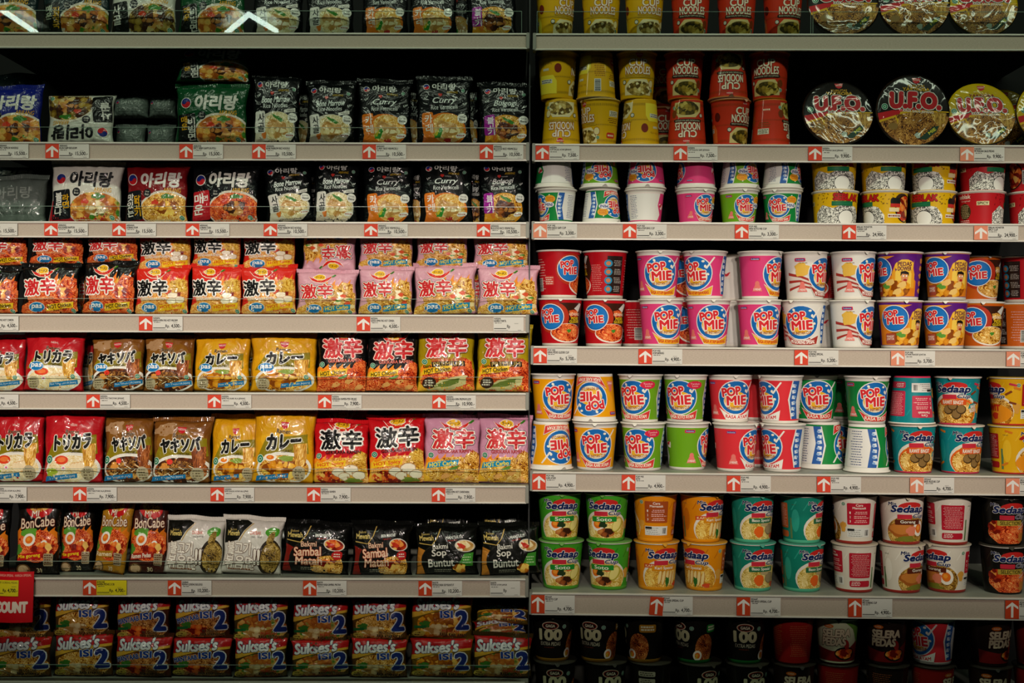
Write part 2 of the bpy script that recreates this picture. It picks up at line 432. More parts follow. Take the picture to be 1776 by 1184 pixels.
# ---- noodle bags -----------------------------------------------------------
def arirang(base, tc, tagc, cols, fm, english, inv_bottom=None, dk='#14161a'):
    def f(a):
        if inv_bottom: a.poly([(-60, 0), (60, 0), (60, 34), (30, 22), (-20, 20), (-60, 36)], inv_bottom)
        a.ell(20, 22, 47, 33, '#d8cfc0', wob=.02); a.ell(20, 21, 44.5, 30, fm, wob=.02)
        a.ell(22, 24, 19, 13, CHIK if 'Bolo' in english else (BEEF if tagc != '#14161a' else CURR), wob=.2, seed=len(english))
        garnish(a, 24, 44, 12, 4, '#3a7a28'); garnish(a, 2, 34, 7, 4, '#c93a1c')
        taegeuk(a, -43, 73, 9.5)
        a.text('아리랑', 11, 73, 74, 25, tc, 0.045, shear=0.06)
        a.text('ARIRANG', 32, 55, 31, 7.5, '#d8a018', 0.012, shear=0.2)
        a.rrect(-57, 4, -24, 54, tagc, 3, rot=6)
        for i, (s, c, h) in enumerate(cols): a.vtext(s, -48 + i * 14, 49 - i * 3, h, c, 0.03, w=h * 1.05, rot=6)
        a.ell(-14, 50, 7.2, 7.2, '#14161c'); a.text('Dry', -14, 52.4, 7, 3.4, '#ddd8cc', .01); a.text('Base', -14, 48.2, 8, 3.4, '#ddd8cc', .01)
        if english: a.text(english, 38, 16, 36, 13, '#7c2a20', 0.0, shear=0.2)
        halal(a, 49, 8); a.small(-18, 2, 34, 6, '#d8d0b0', 1, 3)
    return f
def rice(title, sub, tag, tagc, ttc, ring, fm, top=None, spice=None):
    def f(a):
        taegeuk(a, -30, 102, 5.5); a.text('아리랑', 0, 103, 40, 11, '#d8d8d2', 0.03); a.text('ARIRANG', 14, 93, 20, 4.2, '#c8a018', 0.01, shear=.2)
        halal(a, 33, 96, 3.2)
        a.ell(-8, 88.5, 2, 2.2, '#c83028'); a.ell(-5.2, 88.5, 2, 2.2, '#c83028'); a.poly([(-9.9, 88), (-3.3, 88), (-6.6, 84.3)], '#c83028')
        a.text('mamasuka', 4, 87.5, 12, 2.6, '#c8c4bc', 0)
        a.text(title, 1, 77, 54 if len(title) > 8 else 42, 11 if len(title) > 8 else 13, '#e6ebe6', 0.015, rot=3, shear=0.35)
        a.text(sub, 0, 66, 46, 8, '#e6ebe6', 0.006, rot=3, shear=.1)
        for x0, y0 in ((-34, 80), (33, 70)):
            for k in range(3): a.rect(x0 + k * 2.4, y0 + k, x0 + k * 2.4 + 1, y0 + k + 4, '#dfe4df', rot=20 - 25 * k)
        a.ell(3, 28, 37, 30, '#1a1d20'); a.ell(2, 27, 36, 29, ring)
        a.poly([(-36, 2), (-20, 2), (-14, 30), (-34, 26)], ring)
        a.ell(6, 29, 29, 25.5, fm, wob=.02); a.ell(4, 26, 21, 15, top or CHIK, wob=.2, seed=3)
        if spice: garnish(a, -9, 19, 5, 10, '#2f8a2a', -35); a.ell(6, 8, 6, 3.5, '#b8302a', wob=.2); garnish(a, -12, 20, 2, 6, '#c8b830', -30)
        else: garnish(a, 6, 44, 12, 3, '#3f8030', -28); a.ell(-19, 15, 4, 6, '#d8762a', wob=.2)
        a.rrect(-37, 18, -18, 56, tagc, 3, rot=5)
        a.vtext(tag, -27, 52, 10.5 if len(tag) > 2 else 15, ttc, 0.025, w=12, rot=5)
        a.ell(32, 46, 8.6, 8.6, '#e4e2da'); a.text('Soup' if not spice == 'dry' else 'Dry', 32, 49, 11, 4.2, '#1c1c1c', .02); a.text('Base', 32, 44, 11, 4.2, '#1c1c1c', .02)
        a.ell(28, 16, 9, 4, '#e8e4dc', 15); a.small(21, 14, 35, 18, '#a03a30', 1, 4)
        a.small(-20, 3, 25, 6, '#6a6456', 1, 9)
        if tagc == '#dcd8d0': a.poly([(16, 58), (37, 64), (37, 57), (17, 53)], '#dcd8d0'); a.text('MSG', 28, 58, 12, 3, '#333333', 0, rot=12)
    return f
def gekipas(base, kc, ko, ban, banc, bant, fm, sub, fl1, fl2, topband=None):
    """low-wide pack with two red or black kanji, 96 x 80"""
    def f(a):
        if topband: a.poly([(-48, 52), (-20, 50), (10, 54), (48, 48), (48, 82), (-48, 82)], topband)
        a.flames(-6, 46, 50, 24, fl1, 4, 3, 10); a.flames(2, 46, 46, 16, fl2, 4, 8, 10)
        a.ell(14, 24, 50, 26, fm, wob=.06, seed=2)
        a.poly([(8, 20), (46, 24), (47, 60), (30, 64), (18, 48)], fm)
        a.ell(-20, 6, 30, 16, fm, wob=.1); a.ell(24, 36, 13, 8, CHIK if fm == NOOD else CHILI, wob=.25, seed=6)
        if sub == 'mush':
            for x, y in ((22, 32), (34, 25), (20, 22)): a.ell(x, y, 9, 6.5, '#b08860', wob=.08); a.ell(x, y, 8, 5.4, '#efe2c8', wob=.08); a.rect(x - 1.5, y - 6, x + 1.5, y, '#efe2c8')
            a.rrect(18, 38, 44, 60, ('noodle', ('#a06a18', '#d8a028', '#e8bc48', '#f0d070')), 4, 10)
        if sub == 'carbo':
            for x, y in ((14, 30), (30, 36), (38, 22)): a.ell(x, y, 5, 3.5, '#d8502a', wob=.2); a.ell(x + 7, y - 6, 5.5, 3.5, '#f0d8a0', wob=.2)
            garnish(a, 22, 26, 5, 1.6, '#4a9030'); garnish(a, 40, 30, 5, 1.6, '#4a9030')
        chili(a, -10, 70, 0.78)
        a.text('激辛', -16, 45, 56, 27, kc, 0.03, out=ko[0], ow=.045, out2=ko[1], ow2=.075, rot=2)
        a.text('GEKIKARA RAMEN', -12, 26, 46, 5, ko[2], 0.02, rot=2)
        a.ell(-20, 11, 13.5, 8.5, '#e0ecf0'); a.ell(-20, 11, 12.6, 7.6, '#1878b8'); a.text('pas', -20, 11, 18, 8, '#f4f4f0', .03, shear=.1)
        a.poly([(-4, 4), (42, 10), (43, 20), (-3, 15)], ban); a.text(bant, 19, 13, 40, 6.5, banc, .03, rot=7)
        a.text('Rasa Pedas', 20, 7, 24, 3, banc, .01, rot=7)
        halal(a, 41, 5, 3.6)
    return f
def gekitall(base, kc, ko, ban, banc, bant, fm, lower, premium=False, mush=False, pinkfl=None):
    """upright pack 92 x 112"""
    def f(a):
        a.flames(-46, 46, 38, 18, '#f08a1c', 7, 4, 36); a.flames(-46, 46, 30, 14, '#e8b030', 7, 7, 28)
        if lower == 'red': a.poly([(-46, 0), (46, 0), (46, 34), (20, 42), (0, 34), (-46, 26)], fm)
        else: a.ell(8, 20, 50, 26, fm, wob=.05)
        a.poly([(14, 10), (45, 12), (46, 52), (36, 58), (24, 50), (16, 34)], fm if not mush else ('noodle', ('#a06a18', '#d8a028', '#e8bc48', '#f0d070')))
        if mush:
            a.ell(-14, 10, 26, 12, CHILI, wob=.1)
            for x, y, s in ((-2, 19, 1), (20, 24, 1.2), (8, 12, .9), (32, 14, 1)): a.ell(x, y, 11 * s, 8 * s, '#b89068', wob=.08); a.ell(x, y, 9.8 * s, 6.8 * s, '#efe4cc', wob=.08); a.rect(x - 2, y - 8 * s, x + 2, y, '#efe4cc')
            garnish(a, 22, 5, 14, 4, '#7a9030')
        elif premium:
            a.ell(6, 13, 34, 10, '#cfc48a', 14, wob=.2); a.ell(4, 14, 22, 5, '#6c7c34', 14, wob=.2); a.ell(-28, 15, 12, 10, '#3a2418'); a.small(-37, 9, -20, 21, '#e0d8c8', 3, 5, .6)
        else:
            for x, y in ((-10, 12), (14, 18), (30, 8)): a.ell(x, y, 8, 4, '#e8a860', 20, wob=.25, seed=x)
            garnish(a, 4, 26, 9, 2.5, '#5a8a34', 20)
        chili(a, 4, 101, 0.92)
        a.text('激辛', 2, 77, 70, 33, kc, 0.035, out=ko[0], ow=.045, out2=ko[1], ow2=.075, rot=2)
        a.text('GEKIKARA RAMEN', 6, 55, 60, 6, ko[2], 0.025, rot=2)
        if premium: a.rect(-24, 43, 34, 52, '#201808', 2); a.text('PREMIUM', 5, 47.5, 52, 7, '#b89a50', .01, rot=2)
        y = 36 if premium else 32
        a.poly([(-42, y - 7), (10, y - 1), (12, y + 9), (-40, y + 3)], ban)
        if premium: a.text('Extra', -32, y + 8, 14, 4.5, '#201408', .02, rot=6)
        a.text(bant, -15, y + 1, 46, 7.2, banc, .03, rot=6); a.text('Rasa Pedas', -18, y - 5, 26, 2.8, banc, 0, rot=6)
        halal(a, -36, y + 16, 5)
    return f
def ramen(kat, eng, rib, fm, kind, base2, pas=True):
    """98 x 92 pack with katakana"""
    def f(a):
        a.ell(0, 62, 40, 26, base2, wob=.06, seed=3)
        if kind == 'yaki': a.ell(-26, 78, 18, 9, '#b08a60', 10, wob=.3); a.ell(10, 84, 14, 4, '#8a5a30', wob=.3)
        a.poly([(-45, 36), (-30, 60), (42, 66), (44, 40), (20, 34)], '#8a7a14')
        a.ell(2, 20, 47, 22, '#e9e4d8'); a.ell(2, 19, 43, 18.5, fm)
        if kind == 'tori':
            for i in range(4): a.ell(6 + i * 6, 20 + i * .8, 9, 7, '#d8a060', -30); a.ell(5.2 + i * 6, 20 + i * .8, 8, 6.2, '#f2dcb4', -30)
            a.ell(-18, 31, 12, 6, '#e0401c'); a.ell(-18, 31.5, 8, 3.5, '#f07838'); a.ell(-14, 20, 4, 3, '#f4ecec'); a.ell(-14, 20, 2, 1.4, '#e06890')
            garnish(a, -34, 14, 9, 7, '#a8b838'); fl = STRN
        elif kind == 'yaki':
            a.ell(-4, 20, 30, 13, DARKN, wob=.1); a.ell(-16, 31, 5, 4, '#e03828'); garnish(a, -24, 24, 7, 5, '#d8903c'); fl = DARKN
            for i in range(7): a.rect(-26 + i * 8, 12 + (i * 7) % 12, -16 + i * 8, 13.1 + (i * 7) % 12, '#e8d8b0', 25 - 50 * (i % 2))
        else:
            a.ell(0, 18, 34, 14, CURR, wob=.1); egg(a, -22, 34, 11, 5, 0); a.ell(6, 33, 13, 4, '#8aa040', wob=.2); fl = STRN
        a.poly([(18, 52), (42, 54), (40, 30), (34, 20), (24, 20), (20, 32)], fl if kind != 'yaki' else ('strand', ('#4a1c0c', '#8a4420', '#a85c2c', '#c8783c')))
        nissin(a, 2, 78, 15); a.text('Ramen', 0, 69.5, 24, 6, '#20100a', .025, out='#e8c890', ow=.02, shear=.15)
        a.text(kat, 1, 56, 64 if len(kat) > 3 else 60, 19, '#10100c', 0.06, rot=4, shear=.15, out='#e4e0d0', ow=.06)
        a.text(eng, 6, 43, 20, 4, '#20180c', .01)
        if pas: a.ell(-27, 40, 13, 7.6, '#e0ecf0'); a.ell(-27, 40, 12.4, 7, '#1878b8'); a.text('pas', -27, 40, 19, 8, '#f4f4f0', .03, shear=.1); halal(a, 37, 24, 4)
        else: halal(a, -40, 32, 6)
        a.poly([(-4, 6), (44, 12), (44, 19), (-3, 13)] if pas else [(-44, 2), (10, 7), (10, 13), (-43, 9)], '#1a78b4')
        a.text(rib, 20 if pas else -16, 12.5 if pas else 7.6, 44, 4, '#dce8f0', .01, rot=6, shear=.2)
        x = -32 if pas else 28
        a.ell(x, 13, 11, 10, '#b8a888', wob=.05); a.small(x - 8, 5, x + 8, 20, '#6a5a40', 4, 6)
    return f
def boncabe(sub, subc, subtc, dark=True):
    def f(a):
        a.ell(4, 106, 24, 16, '#c01c1c', wob=.04); a.ell(4, 110, 19, 10, NOOD)
        a.flames(-38, 38, 66, 12, '#e07818', 6, 2, 20)
        a.ell(2, 46, 38, 26, SPICY, wob=.05); a.ell(-12, 66, 15, 10, '#5c9a30', wob=.2); egg(a, -12, 56, 12, 10, 20); egg(a, 15, 48, 6, 8, -40); a.ell(8, 44, 9, 7, SPICY, wob=.2)
        garnish(a, -32, 40, 6, 9, '#4a8a2c'); a.ell(14, 40, 20, 12, CHILI, wob=.2)
        a.text('MI', -2, 98, 13, 9, '#f0e0c8', .02, out='#7c1810', ow=.04)
        a.text('BonCabe', 2, 84, 62, 17, '#ead8b8', .01, rot=4, out='#6a1810', ow=.035)
        a.poly([(-34, 22), (12, 26), (13, 37), (-33, 32)], subc); a.text(sub, -11, 29.5, 42, 7, subtc, .03, rot=5)
        a.rrect(16, 14, 33, 34, '#a09070', 2); a.small(17, 15, 32, 33, '#5a2c18', 5, 3)
        a.ell(-22, 8, 13, 9, '#6a4a28'); a.ell(-22, 8, 10, 7, '#c8a880'); a.text('30', 8, 7, 10, 7, '#d8c8a0', .02)
    return f
def mewahwhite(a):
    a.poly([(-50, 92), (-50, 52), (-24, 58), (-14, 74), (0, 88), (-10, 92)], '#14140f'); a.poly([(-22, 57), (-13, 74), (1, 88), (3, 88), (-11, 73), (-21, 56)], '#b89a50')
    a.text('Bakmi', -34, 76, 12, 4, '#c8b060', .01); a.text('Mewah', -33, 70, 22, 9, '#d0b868', .02)
    a.text('DAEBAK', 8, 72, 20, 6, '#d0401c', .01, rot=4); a.text('ONE BUNLEE', 10, 65, 20, 3, '#3a3a34', 0, rot=4)
    a.ell(38, 74, 12, 9, '#4a9a28', wob=.06); a.small(31, 70, 45, 78, '#cfe0b0', 2, 4)
    a.ell(34, 30, 20, 32, '#2a2218', -8); a.ell(36, 30, 17, 27, ('noodle', ('#3a2a0c', '#80642a', '#a8883c', '#c8ac60')), -8); a.ell(36, 62, 6, 14, ('noodle', ('#3a2a0c', '#80642a', '#a8883c', '#c8ac60')), -20)
    a.text('불고기', -22, 44, 44, 21, '#efe8da', .03, rot=-2, out='#6a4428', ow=.03)
    a.text('볶음면', -20, 20, 54, 23, '#efe8da', .03, rot=-3, out='#6a4428', ow=.03)
    a.text('!!', 12, 30, 10, 26, '#efe8da', .03, out='#4a2c18', ow=.035)
    a.small(-40, 6, 6, 11, '#8a5a3c', 1, 3)
def mewahblack(l1, l2, l3, c, oc, green):
    def f(a):
        a.poly([(-52, 0), (-52, 50), (-38, 44), (-44, 20), (-36, 0)], '#b8782a' if green else '#7a1c14')
        a.ell(-4, 28, 40, 30, '#23231c'); a.ell(-4, 27, 39, 29, '#12120f')
        a.poly([(-50, 58), (-26, 54), (-16, 66), (-10, 82), (-8, 82), (-14, 66), (-25, 52.5), (-50, 56)], '#b89a50')
        a.text('Bakmi', -36, 73, 14, 4, '#c8b060', 0); a.text('Mewah', -35, 66, 26, 9, '#d0b868', .02)
        a.text('MANTUL!!!' if green else 'BIKIN MANTAB!', 14, 68, 28, 5, '#d8dcd4', .03, rot=7, shear=.2)
        a.text('PRAKTIS', 12, 62, 16, 2.5, '#b83020', 0, rot=7)
        a.ell(34, 52, 18, 11, '#d8cfc0', -8); a.ell(34, 52, 16, 9.4, CHILI if not green else CHIK, -8); a.ell(28, 52, 8, 4, '#c83018', -30, wob=.2)
        if green: a.poly([(22, 16), (48, 16), (50, 40), (34, 38)], '#3c8a2c'); a.small(30, 20, 46, 34, '#a8c890', 3, 4); a.ell(24, 12, 11, 9, CURR, wob=.2)
        else: a.ell(24, 14, 28, 19, NOOD, 8, wob=.05); a.ell(24, 18, 15, 9, CHILI, wob=.2); a.ell(40, 34, 9, 8, '#b81c1c', wob=.1); a.small(34, 30, 46, 38, '#e8d8c8', 2, 3)
        a.text(l1, -10, 51, 28, 9, c, .015, rot=4, out=oc, ow=.02)
        a.text(l2, -12, 38, 48 if not green else 26, 15, c, .02, rot=4, out=oc, ow=.03)
        a.text(l3, -8, 22, 46, 14, c, .02, rot=3, out=oc, ow=.03)
        a.small(-24, 5, 16, 11, '#8a8a78', 2, 5)
    return f
def sukses(var, rasa, bowl, mant=False):
    def f(a):
        a.poly([(-52, 40), (-20, 52), (20, 60), (52, 62), (52, 82), (-52, 82)], '#b81c1c')
        a.poly([(-52, 46), (-52, 36), (-10, 50), (50, 58), (50, 63), (-10, 56)], '#e0b038')
        a.ell(2, 22, 46, 26, bowl, wob=.06, seed=4); a.ell(-8, 16, 20, 11, CHILI if mant else CHIK, wob=.25); garnish(a, -28, 26, 9, 6, '#3f7a28')
        a.ell(-38, 8, 11, 6, '#c8b048', wob=.05); a.small(-46, 4, -30, 12, '#5a3a18', 2, 2); a.rect(-48, 18, -26, 23, '#1f6a34', 4)
        a.text("Sukses's", -8, 64, 74, 22, '#e4e8e6', .035, rot=5, shear=.2, out='#1d3a5a', ow=.03)
        if mant: a.text('MANTAAB', -26, 37, 42, 9, '#1d3c8c', .035, rot=12, out='#dfe4e4', ow=.03)
        a.text('ISI', 9, 45, 21, 12, '#1d3c8c', .05, rot=3, out='#dfe4e4', ow=.04)
        a.text('2', 36, 35, 19, 32, '#1d2f74', .05, out='#dfe4e4', ow=.04)
        a.text(var, 16, 14, 28, 5.5, '#c83018' if var == 'MI KUAH' else '#2a1408', .02, rot=-2, out='#e8d8a8', ow=.01); a.text(rasa, 20, 7, 44, 6.5, '#3a1a0c', .03, rot=-2, out='#d8c070', ow=.02)
    return f

BAG = {}
def bag(key, wd, ht, base, artf, desc, group, T=13, sealc=None): BAG[key] = (wd, ht, base, artf, desc, group, T, sealc)
bag('ari_white', 124, 100, '#d6d2c8', arirang('', '#17171a', '#14161a', (('볼로냐', '#e0dcd4', 12), ('라면', '#d8a018', 11)), BROTH, 'Bolognese\nRamyun', '#b41e28'), 'white wide noodle bag with black Korean lettering', 'wide Korean noodle bags')
bag('ari_red', 114, 98, '#7c1218', arirang('', '#dcd8d0', '#14161a', (('맛있는', '#e0dcd4', 12), ('닭고기', '#d8a018', 11)), NOOD, ''), 'dark red wide noodle bag with white Korean lettering', 'wide Korean noodle bags')
bag('ari_black', 122, 98, '#0c0e10', arirang('', '#dcd8d0', '#b41e28', (('매운', '#e8e4dc', 17), ('면', '#e8e4dc', 9)), SPICY, ''), 'black wide noodle bag with red side tag', 'wide Korean noodle bags')
bag('ari_green', 124, 102, '#0c4a26', arirang('', '#dcd8d0', '#101210', (('매운', '#d8a018', 11), ('비빔면', '#e0dcd4', 12)), BROTH, ''), 'green wide noodle bag with white Korean lettering', 'wide Korean noodle bags')
bag('ari_blue', 112, 100, '#14207c', arirang('', '#dcd8d0', '#101210', (('매운', '#d8a018', 11), ('김치면', '#e0dcd4', 12)), BROTH, ''), 'blue wide noodle bag with white Korean lettering', 'wide Korean noodle bags')
bag('ari_kimchi', 120, 100, '#16282a', arirang('', '#dcd8d0', '#101210', (('매운', '#b8c0a8', 11), ('김칫국', '#d8a018', 11)), BROTH, ''), 'dark wide noodle bag with orange soup picture', 'wide Korean noodle bags')
bag('ari_seol', 116, 96, '#c8c8bc', arirang('', '#17171a', '#101210', (('사골', '#e0dcd4', 15),), ('chunk', ('#3a1c0c', '#7a5a18', '#b4923a', '#d8c080')), ''), 'pale wide noodle bag with black side tag', 'wide Korean noodle bags')
bag('bone', 88, 118, '#080b0c', rice('Bone Marrow', 'Rice Noodles', '사골', '#dcd8d0', '#17171a', '#cfc6b0', RICE), 'black noodle bag with pale broth bowl', 'black rice noodle bags')
bag('curry', 92, 118, '#080b0c', rice('Curry', 'Rice Vermicelli', '카레', '#e0761a', '#f0e8dc', '#e0761a', ('noodle', ('#c8801c', '#e0a83c', '#f0c870', '#f8e0a8')), spice='soup'), 'black noodle bag with orange curry bowl', 'black rice noodle bags')
bag('bulgogi', 90, 116, '#080b0c', rice('Bulgogi', 'Rice Vermicelli', '불고기', '#9c1c94', '#f0e8f0', '#d8901c', NOOD, BEEF, None), 'black noodle bag with purple side tag', 'black rice noodle bags')
RK = ('#f6efe2', '#141010', '#c42a20'); BK = ('#f2eee6', '#f2eee6', '#241410')
bag('pas_chick', 98, 82, '#0c0c0c', gekipas('', '#d0282a', ('#f4eee2', '#f4eee2', '#e0a070'), '#f0c020', '#20180c', 'HOT Chicken', SPICY, '', '#f07a1c', '#e8a830'), 'black wide ramen bag with red kanji', 'wide ramen bags with large kanji')
bag('pas_spicy', 94, 82, '#d8281c', gekipas('', '#111111', ('#f2eee6', '#f2eee6', '#f0e8dc'), '#f0c020', '#d8401c', 'HOT Spicy', ('noodle', ('#b8641c', '#e8963a', '#f0b858', '#f8d890')), 'mush', '#f0861c', '#f0b030', '#d8281c'), 'red wide ramen bag with black kanji', 'wide ramen bags with large kanji')
bag('pas_carbo', 102, 84, '#d8a0b0', gekipas('', '#cc2a2c', ('#f6efe2', '#241414', '#e0a070'), '#1a8ab4', '#f0d830', 'HOT Carbo', NOOD, 'carbo', '#f0902c', '#f4b44c'), 'pink wide ramen bag with red kanji', 'wide ramen bags with large kanji')
bag('tall_black', 92, 114, '#0c0c0c', gekitall('', '#d0282a', ('#f4d8c8', '#601010', '#e07060'), '#f0c020', '#20180c', 'HOT Chicken', SPICY, 'red'), 'black upright ramen bag with red kanji', 'upright ramen bags with large kanji', 15)
bag('tall_gold', 98, 114, '#a89010', gekitall('', '#d0282a', ('#f4e8d8', '#601010', '#c03020'), '#e8b81c', '#20180c', 'HOT Chicken', SPICY, 'o', True), 'gold upright ramen bag with red kanji', 'upright ramen bags with large kanji', 15)
bag('tall_red', 94, 108, '#c8141c', gekitall('', '#111111', ('#f2eee6', '#f2eee6', '#1a0c0c'), '#f0c020', '#d8401c', 'HOT Spicy', ('noodle', ('#b8641c', '#e8963a', '#f0b858', '#f8d890')), 'o', False, True), 'red upright ramen bag with black kanji', 'upright ramen bags with large kanji', 15)
bag('tall_pink', 94, 114, '#cc90aa', gekitall('', '#cc2a2c', ('#f6efe2', '#301414', '#b02a20'), '#1a8ab4', '#f0d830', 'HOT Carbo', NOOD, 'o'), 'pink upright ramen bag with red kanji', 'upright ramen bags with large kanji', 15)
for p in (1, 0):
    sfx, dd = ('_pas', ' and blue oval') if p else ('', '')
    bag('tori' + sfx, 102, 94, '#b8141e', ramen('トリカラ', 'TORIKARA', 'Rasa Kaldu Ayam ala Jepang', ('noodle', ('#e0c080', '#ecd49c', '#f4e4bc', '#fbf2dc')), 'tori', '#c41c24', bool(p)), 'red ramen bag with katakana' + dd, 'katakana ramen bags')
    bag('yaki' + sfx, 92, 92, '#7a4a18', ramen('ヤキソバ', 'YAKISOBA', 'Rasa Takoyaki ala Jepang', BEEF, 'yaki', '#8a5a1c', bool(p)), 'brown ramen bag with katakana' + dd, 'katakana ramen bags')
    bag('kare' + sfx, 104, 98, '#d89a10', ramen('カレー', 'CURRY', 'Rasa Kari ala Jepang', NOOD, 'kare', '#e0a81c', bool(p)), 'yellow ramen bag with katakana' + dd, 'katakana ramen bags')
bag('bon', 80, 120, '#12100c', boncabe('Mie goreng', '#b81818', '#f0d020'), 'black chilli noodle bag with red label', 'chilli noodle bags')
bag('bon_ramen', 78, 120, '#3c1810', boncabe('Ramen Pedas', '#a82c1c', '#e8dcc8'), 'brown chilli noodle bag with egg picture', 'chilli noodle bags')
bag('bon_gold', 78, 118, '#b07c1c', boncabe('Ramen', '#b07c1c', '#f0e0b8'), 'gold chilli noodle bag leaning sideways', 'chilli noodle bags')
bag('mew_white', 108, 94, '#d4d0c6', mewahwhite, 'white noodle bag with outlined Korean lettering', 'premium noodle bags', 15)
bag('mew_matah', 114, 86, '#0c0c0a', mewahblack('Bakmi', 'Sambal', 'Matah', '#e8c8a8', '#c04018', False), 'black noodle bag with orange script', 'premium noodle bags', 15)
bag('mew_sop', 108, 86, '#0c0e0a', mewahblack('Bakmi', 'Sop', 'Buntut', '#e0dcd0', '#3a3a30', True), 'black noodle bag with white script', 'premium noodle bags', 15)
bag('suk_a', 100, 80, '#5c3c10', sukses('MI GORENG', 'RASA AYAM KECAP', NOOD), 'red and yellow twin noodle bag', 'twin noodle bags')
bag('suk_m', 104, 80, '#4c2410', sukses('MI GORENG', 'RASA AYAM KREMES', ('noodle', ('#5a2408', '#a85a1c', '#d08a3c', '#e8b870')), True), 'twin noodle bag with blue slanted word', 'twin noodle bags')
bag('suk_s', 98, 80, '#4c3c14', sukses('MI KUAH', 'RASA SOTO MIE', BROTH), 'twin noodle bag with soup bowl', 'twin noodle bags')
bag('suk_k', 104, 82, '#6c5410', sukses('MI KUAH', 'RASA KARI AYAM', CURR), 'twin noodle bag with curry bowl', 'twin noodle bags')
bag('plain_grey', 110, 74, '#5c6660', lambda a: (taegeuk(a, -40, 52, 6), a.text('아리랑', 4, 50, 60, 18, '#8a948c', .03), a.small(-40, 14, 40, 30, '#454e48', 2, 4)), 'grey-green noodle bag in the shade', 'noodle bags at the back')
bag('foil', 120, 60, '#7a8278', lambda a: a.small(-20, 20, 20, 28, '#6a7068', 1, 4), 'plain silver foil noodle bag', 'noodle bags at the back')

# ---- cups ------------------------------------------------------------------
def cupnoodles(col, dark, eng, fm, jp):
    def f(a):
        for z in (8.0, 70.0, 36):
            s = 1 if z != 36 else .6
            a.lay(-99, z, 99, z + 4.2 * s); i = a.mi('#8a6a1c' if col != 'r' else '#8a3a14')
            for k in range(-86, 87, 2):
                q = [a.bm.verts.new((x, y, a.z)) for x, y in ((k * 1.15, z), (k * 1.15 + .8, z), (k * 1.15 + .8, z + 4.2 * s), (k * 1.15, z + 4.2 * s))]
                g = a.bm.faces.new(q); g.material_index = i
        a.poly([(-26, 6), (26, 6), (27, 20), (16, 33), (-14, 33), (-25, 22)], '#e8d8a8' if col == 'y' else '#d8c080')
        a.ell(2, 17, 23, 12.5, fm, wob=.04); 
        a.text('CUP', 0, 62, 30, 12, '#f0e2c8', .03, out='#a01c1c' if col == 'y' else '#7c1414', ow=.035)
        a.text('NOODLES', 0, 48.5, 44, 13, '#f0e2c8', .02, out='#a01c1c' if col == 'y' else '#7c1414', ow=.035)
        a.rrect(-25, 36, 25, 41, '#c8a020' if col == 'y' else '#2a1a10', 2); a.text(eng, 0, 38.5, 44, 3.3, '#7c3a14' if col == 'y' else '#e0d0b0', .02)
        a.ell(26, 26, 5.5, 7, '#8a3a1c'); a.ell(26, 26, 4.8, 6.2, '#ecd9a0' if col == 'y' else '#7a3814'); halal(a, 28, 15, 3); a.ell(-26, 29, 4, 4, '#203028'); a.ell(-26, 29, 3, 3, '#d8d0c0')
        nissin(a, 2, 74, 12)
        a.rect(48, 52, 68, 62, '#dcd4c0'); a.small(49, 53, 67, 61, '#4a3a20', 3, 5); a.small(46, 40, 70, 50, '#7a4a14', 3, 7); a.rrect(44, 14, 62, 24, '#c83a24', 3); a.small(46, 16, 60, 22, '#f0dcc0', 1, 4)
        a.barcode(84, 50, 95, 72, vertical=True); a.small(76, 14, 98, 46, '#a86a18', 9, 8)
        a.poly([(-90, 8), (-50, 8), (-50, 30), (-56, 40), (-84, 40), (-90, 30)], '#f0d838' if col == 'y' else '#e06a2c'); a.rect(-82, 26, -58, 33, '#d8d4c8'); a.small(-82, 26, -58, 33, '#555044', 2, 7); a.rect(-76, 48, -64, 52, '#cfc8b0'); a.ell(-48, 52, 6, 8, dark)
        a.text('カップヌードル', -70, 60, 24, 4, dark, .02)
    return f
def popcircle(a, x, y, r, bowlc='#f0b428', sm=1.0, plain=False):
    a.ell(x, y, r * 1.06, r * 1.06, '#e8e6e0'); a.ell(x, y, r, r, '#1668b4')
    if not plain:
        a.ell(x + r * .02, y - r * .22, r * .74, r * .58, '#f0e4c4'); a.ell(x - r * .02, y - r * .12, r * .66, r * .5, bowlc)
        for k, (p, q) in enumerate(((.62, .42), (-.4, .76), (.78, -.05), (.5, .72))): a.ell(x + r * p, y + r * q, r * .07, r * .09, '#f0ecd8', 30 * k)
    else: a.ell(x, y, r * .9, r * .9, '#1a74c4')
    a.text('POP', x - r * .28, y + r * .36, r * 1.02, r * .5, '#d82a30', .045, rot=8, out='#f6f0e6', ow=.055)
    a.text('MIE', x + r * .06, y - r * .16, r * 1.16, r * .52, '#d82a30', .045, rot=4, out='#f6f0e6', ow=.055)
    if not plain: a.text('MI INSTAN CUP', x + r * .05, y - r * .62, r * 1.1, r * .17, '#a85c1c', .02, rot=3)
